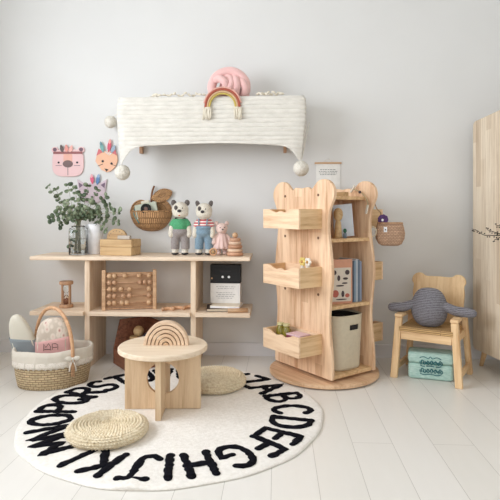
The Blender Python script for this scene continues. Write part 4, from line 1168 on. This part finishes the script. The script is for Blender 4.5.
# plush bears
def plush(loc, label, cfg, sc_=1.0):
    o = thing('plush_bear', label, 'soft toy', loc, cfg.get('rz', 0), 'plush bears standing on the low shelf'); o.scale = (sc_*.86, sc_*.95, sc_)
    m = MB()
    m.ell((0, 0, .240), (.053, .044, .043)); m.ell((.004, -.018, .222), (.050, .036, .027)); m.ell((0, 0, .188), (.028, .026, .020))
    m.ell((0, 0, .150), (.048, .038, .050))
    for s in (-1, 1):
        m.tube(smooth_path([(s*.034, 0, .182), (s*.048, -.004, .158), (s*.055, -.010, .128), (s*.056, -.014, .112)], 4), [.016]*6+[.017]*7, 12)
        m.ell((s*.056, -.015, .110), (.016, .016, .019))
        m.tube([(s*.026, 0, .12), (s*.030, 0, .06), (s*.031, 0, .02)], [.028, .024, .020], 12)
        m.ell((s*.031, -.012, .016), (.021, .030, .0145))
    m.build('body', cfg['body'], o, remesh=.0035)
    for s in (-1, 1):
        MB().ell((s*.042, .004, .278), (.0165, .009, .0165) if not cfg.get('bib') else (.014, .008, .019), Matrix.Rotation(s*R(28), 3, 'Y')).build('ear', cfg['ear'], o, smooth=True)
        if cfg.get('patch') and s in cfg['patch']:
            MB().ell((s*.021, -.038, .250), (.012, .006, .014), Matrix.Rotation(s*R(25), 3, 'Y')).build('eye_patch', cfg['ear'], o, smooth=True)
        MB().ell((s*.019, -.0455, .249), (.0035, .003, .0035), n=10, m=6).build('eye', M_black, o, smooth=True)
        m = MB(); m.ell((s*.031, -.013, .008), (.0225, .032, .0075)); m.build('sole', M_dark, o, smooth=True)
    MB().ell((0, -.052, .234), (.012, .007, .008)).build('nose', M_dark, o, smooth=True)
    # shirt with short sleeves
    m = MB(); m.ell((0, 0, .155), (.053, .043, .047)); m.ell((0, 0, .180), (.034, .031, .020))
    for s in (-1, 1): m.tube([(s*.028, 0, .184), (s*.045, -.003, .166), (s*.052, -.006, .150)], [.018, .020, .0205], 12)
    sh_ = m.build('shirt', cfg['shirt'], o, remesh=.0035)
    m = MB(); m.tube([(.031*math.cos(TAU*j/30), -.002+.030*math.sin(TAU*j/30), .194-.006*math.sin(TAU*j/30+PI)*-1) for j in range(30)], .004, 8, closed=True); m.build('collar', cfg['collar'], sh_, smooth=True)
    m = MB(); m.ell((0, 0, .122), (.056, .045, .032))
    for s in (-1, 1): m.tube([(s*.026, 0, .115), (s*.031, 0, .07), (s*.032, 0, .030)], [.030, .0285, .027], 16)
    if cfg.get('bib'): m.ell((0, 0, .148), (.0570, .0465, .026))
    m.build('trousers', cfg['pants'], o, remesh=.0035)
    if cfg.get('bib'):
        for s in (-1, 1):
            m = MB(); m.tube(smooth_path([(s*.025, -.043, .162), (s*.027, -.034, .188), (s*.027, -.010, .198), (s*.026, .02, .190)], 4), .0045, 8, flat=.5); m.build('strap', cfg['pants'], o, smooth=True)
    if cfg.get('tongue'): MB().ell((0, -.049, .210), (.006, .004, .0035), n=12, m=8).build('mouth', plain('red felt', (196, 76, 66), .8), o, smooth=True)
    return o
M_ears = knit('grey brown crochet', (104, 96, 92)); M_green = knit('green crochet', (84, 168, 118)); M_gp = knit('grey crochet trousers', (158, 150, 148)); M_blue = knit('denim blue crochet', (132, 158, 176))
stp = NT('red stripe knit'); w = stp.n('TexWave'); w.bands_direction = 'Z'; w.inputs['Scale'].default_value = 20; stp.l(stp.mapping(), w.inputs['Vector'])
stp.col(stp.ramp(w.outputs['Fac'], [(.48, srgb((186, 58, 72))), (.52, srgb((238, 226, 218)))])); stp.rough(.9); M_strp = stp.m
p = pl(180, 255.5, 2.78)
plush((p.x-.006, 2.82, ST+.001), 'cream plush bear in green shirt and grey trousers', dict(body=M_cream, ear=M_ears, patch=(-1,), shirt=M_green, collar=M_dark, pants=M_gp, tongue=1, rz=R(4)), 1.02)
p = pl(203, 255.5, 2.78)
plush((p.x, 2.82, ST+.001), 'cream plush bear in blue dungarees and red striped shirt', dict(body=M_cream, ear=M_ears, patch=(-1,), shirt=M_strp, collar=M_cream, pants=M_blue, bib=1, rz=R(-2)), 1.0)
# small pink bear in a ruffled dress
M_pkk = knit('pale pink crochet', (236, 208, 198))
p = pl(221, 255.5, 2.80)
o = thing('pink_plush_toy', 'small pale pink plush animal in a ruffled dress', 'soft toy', (p.x, 2.83, ST+.001), R(14)); o.scale = (1.12,)*3
m = MB(); m.ell((0, -.004, .128), (.030, .028, .028)); m.ell((0, -.022, .121), (.015, .014, .012)); m.ell((0, 0, .08), (.025, .022, .035))
for s in (-1, 1):
    m.tube([(s*.02, 0, .098), (s*.036, -.006, .080), (s*.040, -.010, .062)], [.010, .010, .011], 10); m.ell((s*.040, -.010, .060), .012, n=12, m=8)
    m.tube([(s*.013, 0, .06), (s*.016, 0, .012)], [.014, .012], 10); m.ell((s*.016, -.008, .010), (.013, .018, .010), n=12, m=8)
m.build('body', M_pkk, o, remesh=.0028)
for s in (-1, 1):
    MB().ell((s*.026, 0, .153), (.010, .006, .011)).build('ear', M_pkk, o, smooth=True)
    MB().ell((s*.011, -.0315, .133), (.0025, .002, .0025), n=8, m=6).build('eye', M_black, o, smooth=True)
MB().ell((0, -.036, .124), (.005, .003, .004), n=8, m=6).build('nose', M_ears, o, smooth=True)
m = MB(); rows = []
for k, (r, z) in enumerate(((.020, .104), (.027, .085), (.030, .066), (.038, .048), (.046, .030))):
    rows.append([Vector(((r+.0022*k*.4*math.sin(11*TAU*j/66))*math.cos(TAU*j/66), (r*.85+.0022*k*.4*math.sin(11*TAU*j/66))*math.sin(TAU*j/66), z)) for j in range(66)])
m.grid(rows, True); m.build('dress', fabric('rose cotton', (232, 202, 194)), o, smooth=True, solid=.002)
# wooden ring rattle
p = pl(213.2, 255.5, 2.745)
o = thing('ring_rattle', 'small wooden ring rattle standing at the feet of the pink plush toy', 'toy', (p.x, 2.748, ST+.001), R(10))
m = MB(); m.tube([(.017*math.cos(TAU*j/28), 0, .0215+.017*math.sin(TAU*j/28)) for j in range(28)], .0045, 10, closed=True); m.build('ring', M_beech, o, smooth=True)
MB().ell((0, 0, .0215), .010, n=14, m=10).build('bead', M_box, o, smooth=True)
# stacking rings
p = pl(235, 256, 2.77)
sr = thing('stacking_rings', 'wooden stacking ring tower with a ball top at the right end of the shelf', 'toy', (p.x, 2.775, ST+.001))
ring_c = [(206, 160, 130), (226, 196, 168), (198, 150, 120), (224, 192, 166), (204, 160, 132), (226, 196, 168)]
z = 0; rr_ = [.045, .042, .039, .035, .030]
MB().cyl(.006, .004, .100, 12).build('peg', M_toy, sr)
for k, r in enumerate(rr_):
    h_ = .019; MB().lathe([(.0065, z), (r*.84, z), (r*.97, z+h_*.2), (r, z+h_/2), (r*.97, z+h_*.8), (r*.84, z+h_-.0004), (.0065, z+h_-.0004)], 36).build('ring', wood('ring wood %d' % k, ring_c[k], tuple(int(c*.84) for c in ring_c[k]), 0), sr, smooth=True); z += h_
MB().ell((0, 0, z+.014), .015).build('ball', M_toy, sr, smooth=True)

# ---- middle board
# hourglass
p = pl(65.5, 307, 2.79)
hg = thing('hourglass_toy', 'wooden hourglass toy on four posts at the left of the middle board', 'toy', (p.x, 2.80, SM+.0005), R(12))
for z0 in (0, .126): MB().lathe([(.001, z0), (.034, z0), (.037, z0+.004), (.037, z0+.014), (.034, z0+.018), (.001, z0+.018)], 40).build('end_disc', M_toyd, hg, smooth=False, bevel=.0005)
for q in range(4):
    a = PI/4+q*PI/2; MB().cyl(.0038, .018, .126, 12, (.027*math.cos(a), .027*math.sin(a))).build('post', M_toyd, hg)
pf = [(.014, .020), (.017, .03), (.017, .045), (.010, .062), (.003, .072), (.010, .082), (.017, .098), (.017, .114), (.014, .124)]
MB().lathe(pf, 28).build('glass_bulb', M_glass, hg, smooth=True)
MB().lathe([(.001, .0205), (.0125, .0208), (.015, .03), (.0148, .042), (.001, .052)], 24).build('sand', plain('rust sand', (170, 112, 82), .9), hg, smooth=True)
# abacus
a0, a1 = pl(103.5, 311, 2.72), pl(155.5, 308, 2.80)
ab = thing('abacus', 'wooden abacus with five rows of beads on the middle board', 'abacus', (a0.x, a0.y+.006, SM+.0005), math.atan2(.055, a1.x-a0.x))
L_ = math.hypot(a1.x-a0.x, .055)
for x in (0, L_):
    MB().box(x-.010, x+.010, -.012, .012, 0, .214).build('side_post', M_toy, ab, bevel=.003)
MB().box(.0102, L_-.0102, .006, .010, .012, .200).build('back_board', wood('abacus board', (196, 158, 122), (170, 130, 96), 0), ab)
MB().box(.0102, L_-.0102, -.006, .0055, .004, .011).build('bottom_rail', M_toyd, ab)
random.seed(4)
for k in range(5):
    z = .038+.036*k
    rod = MB().tube([(.0101, -.006, z), (L_-.0101, -.006, z)], .0030, 8).build('rod', M_toyd, ab, smooth=True)
    xs = sorted([.03, .055]+[random.uniform(.08, L_-.05) for _ in range(2)]+[L_-.03]); 
    last = 0
    for x in xs:
        x = max(x, last+.0255); last = x
        if x > L_-.022: continue
        MB().lathe([(.0031, -.012), (.008, -.011), (.0132, -.006), (.0132, .006), (.008, .011), (.0031, .012)], 20, M=Matrix.Translation((x, -.006, z)) @ Matrix.Rotation(PI/2, 4, 'Y')).build('bead', M_toyd if k % 2 else M_toy, rod, smooth=True)
# loose curved wooden pieces
for i, (px, py, dz, rz_, lb, sz_) in enumerate(((168, 312, 0, 15, 'curved wooden train piece nearest the abacus', .030), (179, 310, 0, -10, 'curved wooden piece lying at the middle of the pair behind', .034), (186, 309.5, 0, 40, 'short wooden piece beside the second upright', .022))):
    q = pl(px, py, 2.74+.03*i)
    o = thing('wooden_piece', lb, 'toy', (q.x, 2.74+.03*i, SM+.0005), R(rz_), 'loose wooden pieces on the middle board')
    m = MB(); n = 12; P_ = [(sz_*math.cos(PI*.15+PI*.7*j/n), sz_*.8*math.sin(PI*.15+PI*.7*j/n)-.02, .009) for j in range(n+1)]
    m.tube(P_, .0088, 12); m.build('curved_bar', M_beech, o, smooth=True)
    for s in (0, -1): MB().ell((P_[s][0], P_[s][1]-.004, .010), .0098, n=12, m=8).build('wheel', M_toyd, o, smooth=True)
# books lying, box above
q = pl(224, 312, 2.80)
sz0 = SM+.0005
o = thing('dark_book', 'dark brown book lying at the bottom of the pile', 'book', (q.x-.006, 2.790, sz0), R(6)); MB().box(-.085, .085, -.07, .07, 0, .016).build('cover', plain('dark brown cloth', (62, 48, 44), .6), o, bevel=.002)
MB().box(-.082, .0855, -.0705, .0705, .003, .013).build('pages', plain('aged paper', (206, 192, 170), .8), o)
o = thing('cream_book', 'cream book lying on the dark brown book under the black and white box', 'book', (q.x+.016, 2.780, sz0+.0163), R(-5)); MB().box(-.078, .078, -.062, .062, 0, .014).build('cover', plain('cream cloth', (224, 212, 192), .6), o, bevel=.002)
MB().box(-.075, .0785, -.0625, .0625, .003, .011).build('pages', M_white, o)
q2 = pl(238, 314, 2.72)
o = thing('wooden_bar', 'rounded pale wooden bar lying in front of the cream book', 'toy', (q2.x, 2.700, sz0), R(12))
m = MB(); m.tube([(-.052, 0, .0115), (.052, 0, .0115)], .0112, 16); m.build('bar', M_toy, o, smooth=True)
pb = pl(225.5, 300, 2.80)
bxh = sz0+.0305
o = thing('black_white_box', 'upright box with black upper half and white lower half on the books', 'box', (pb.x, 2.828, bxh), R(-3))
MB().box(-.081, .081, -.028, .028, 0, .107).build('lower_half', plain('white carton', (232, 230, 226), .6), o, bevel=.001)
top_ = MB().box(-.082, .082, -.029, .029, .1095, .208).build('upper_half', M_black, o, bevel=.001)
for x in (-.014, .020):
    m = MB(); disc(m, x, .142, .0065, .0065, -.0302, -.0291, 20); m.build('white_dot', M_white, top_)
m = MB(); disc(m, -.073, .134, .005, .005, -.0302, -.0291, 16); m.build('corner_mark', M_toy, top_)
m = MB(); m.box(-.03, .03, -.0298, -.0291, .172, .1745); m.box(-.022, .022, -.0298, -.0291, .163, .1645); m.build('faint_title', M_dark, top_)
M_gink = plain('grey ink', (150, 148, 148), .7)
random.seed(9)
for k, z in enumerate((.088, .078, .056, .046, .036, .026)):
    m = MB(); xx = -.05+.01*(k % 2); e_ = .055-.008*(k % 3)
    while xx < e_:
        w_ = random.uniform(.008, .02); m.box(xx, min(xx+w_, e_), -.0290, -.0281, z, z+.0020); xx += w_+.004
    m.build('text_line', M_gink, o)

# ---- crate on the floor under the shelf
cr_o = Vector((-.893, 2.792, 0)); ca = R(-52)
cr = thing('wooden_crate', 'dark reddish brown open-fronted wooden crate under the low shelf', 'crate', cr_o, ca)
cw, cd_ = .20, .20
RMx = Matrix(((0, 1, 0, 0), (1, 0, 0, 0), (0, 0, 1, 0), (0, 0, 0, 1)))
MB().prism([(0, 0), (cd_, 0), (cd_, .236), (.036, .236), (.0, .082)], 0, .011, RMx).build('side_panel', M_crate, cr, bevel=.0015)
MB().prism([(0, 0), (cd_, 0), (cd_, .236), (cd_-.016, .236), (cd_-.03, .092), (.0, .078)], cw-.011, cw, RMx).build('side_panel', M_crate, cr, bevel=.0015)
MB().box(.0112, cw-.0112, .0, .011, 0, .078).build('front_panel', M_crate, cr, bevel=.0015)
MB().box(.0112, cw-.0112, cd_-.011, cd_, 0, .236).build('back_panel', M_crate, cr, bevel=.0015)
MB().box(.0112, cw-.0112, .0112, cd_-.0112, .002, .012).build('bottom_panel', M_crate, cr)
CC = Matrix.Translation(cr_o) @ Matrix.Rotation(ca, 4, 'Z')
q = CC @ Vector((.066, .110, .0125))
o = thing('wooden_drum', 'round wooden drum toy standing inside the dark crate', 'toy', q, R(30))
MB().lathe([(.001, 0), (.038, 0), (.040, .004), (.040, .13), (.038, .134), (.001, .134)], 40).build('shell', M_box, o, bevel=.001)
o = thing('wooden_ball', 'honey coloured wooden ball resting on the drum toy in the crate', 'ball', q+Vector((.012, -.012, .1345))); MB().ell((0, 0, .029), .029).build('ball_body', M_box, o, smooth=True)
q = CC @ Vector((.140, .135, .0125))
o = thing('dark_cloth_bag', 'dark cloth bag slumped inside the crate beside the wooden drum', 'bag', q)
m = MB(); m.ell((0, 0, .08), (.040, .042, .08)); m.ell((.01, 0, .14), (.028, .028, .03)); m.build('bag_body', plain('dark cloth', (54, 48, 52), .95, 20, .1, .4), o, remesh=.006)

# low sideboard added out of view, shades the back wall's lower left
sd = thing('shade_sideboard', 'unseen low pale sideboard added at the left wall to shade the back wall', 'shade blocker', (WL+.013, 2.34, 0))
MB().box(0, .168, 0, .60, .08, .86).build('carcass', M_pale, sd, bevel=.003)
for a in (.004, .302): 
    d = MB().box(.169, .182, a, a+.294, .10, .84).build('door', M_pale, sd, bevel=.002); MB().ell((.188, a+.147, .5), .008, n=12, m=8).build('knob', M_toyd, d, smooth=True)
for x in (.025, .13):
    for y in (.03, .57): MB().cyl(.012, 0, .0795, 14, (x, y)).build('leg', M_chair, sd)

# ------------------------------------------------------------------ camera and light
cam = bpy.data.cameras.new('camera'); co = bpy.data.objects.new('camera', cam); col.objects.link(co)
co.location = (0, 0, H); co.rotation_euler = (PI/2, 0, YAW)
cam.sensor_width = 36; cam.lens = 36*F/500; cam.shift_x = 0; cam.shift_y = -(250-HOR)/500; cam.clip_start = .02
sc.camera = co
w = bpy.data.worlds.new('sky'); sc.world = w; w.use_nodes = True
bg = w.node_tree.nodes['Background']; bg.inputs[0].default_value = (.84, .90, 1, 1); bg.inputs[1].default_value = .7
def area(name, loc, rot, sx, sy, e, c):
    l = bpy.data.lights.new(name, 'AREA'); l.shape = 'RECTANGLE'; l.size = sx; l.size_y = sy; l.energy = e; l.color = c
    o = bpy.data.objects.new(name, l); col.objects.link(o); o.location = loc; o.rotation_euler = rot; return o
y0, y1, z0, z1 = LW
area('window_daylight_left', (WL-.35, (y0+y1)/2, (z0+z1)/2+.1), (0, -PI/2, 0), z1-z0, y1-y0, 72, (.91, .945, 1))
x0, x1, a0_, a1_ = FW
area('window_daylight_front', ((x0+x1)/2, WF-.3, (a0_+a1_)/2), (PI/2, 0, 0), x1-x0, a1_-a0_, 23, (1, .96, .91))
sc.view_settings.view_transform = 'Standard'; sc.view_settings.look = 'None'; sc.view_settings.gamma = 1
sc.view_settings.use_curve_mapping = False; sc.view_settings.exposure = .16
sc.cycles.max_bounces = 12; sc.cycles.diffuse_bounces = 6; sc.cycles.use_denoising = True; sc.cycles.sample_clamp_indirect = 8
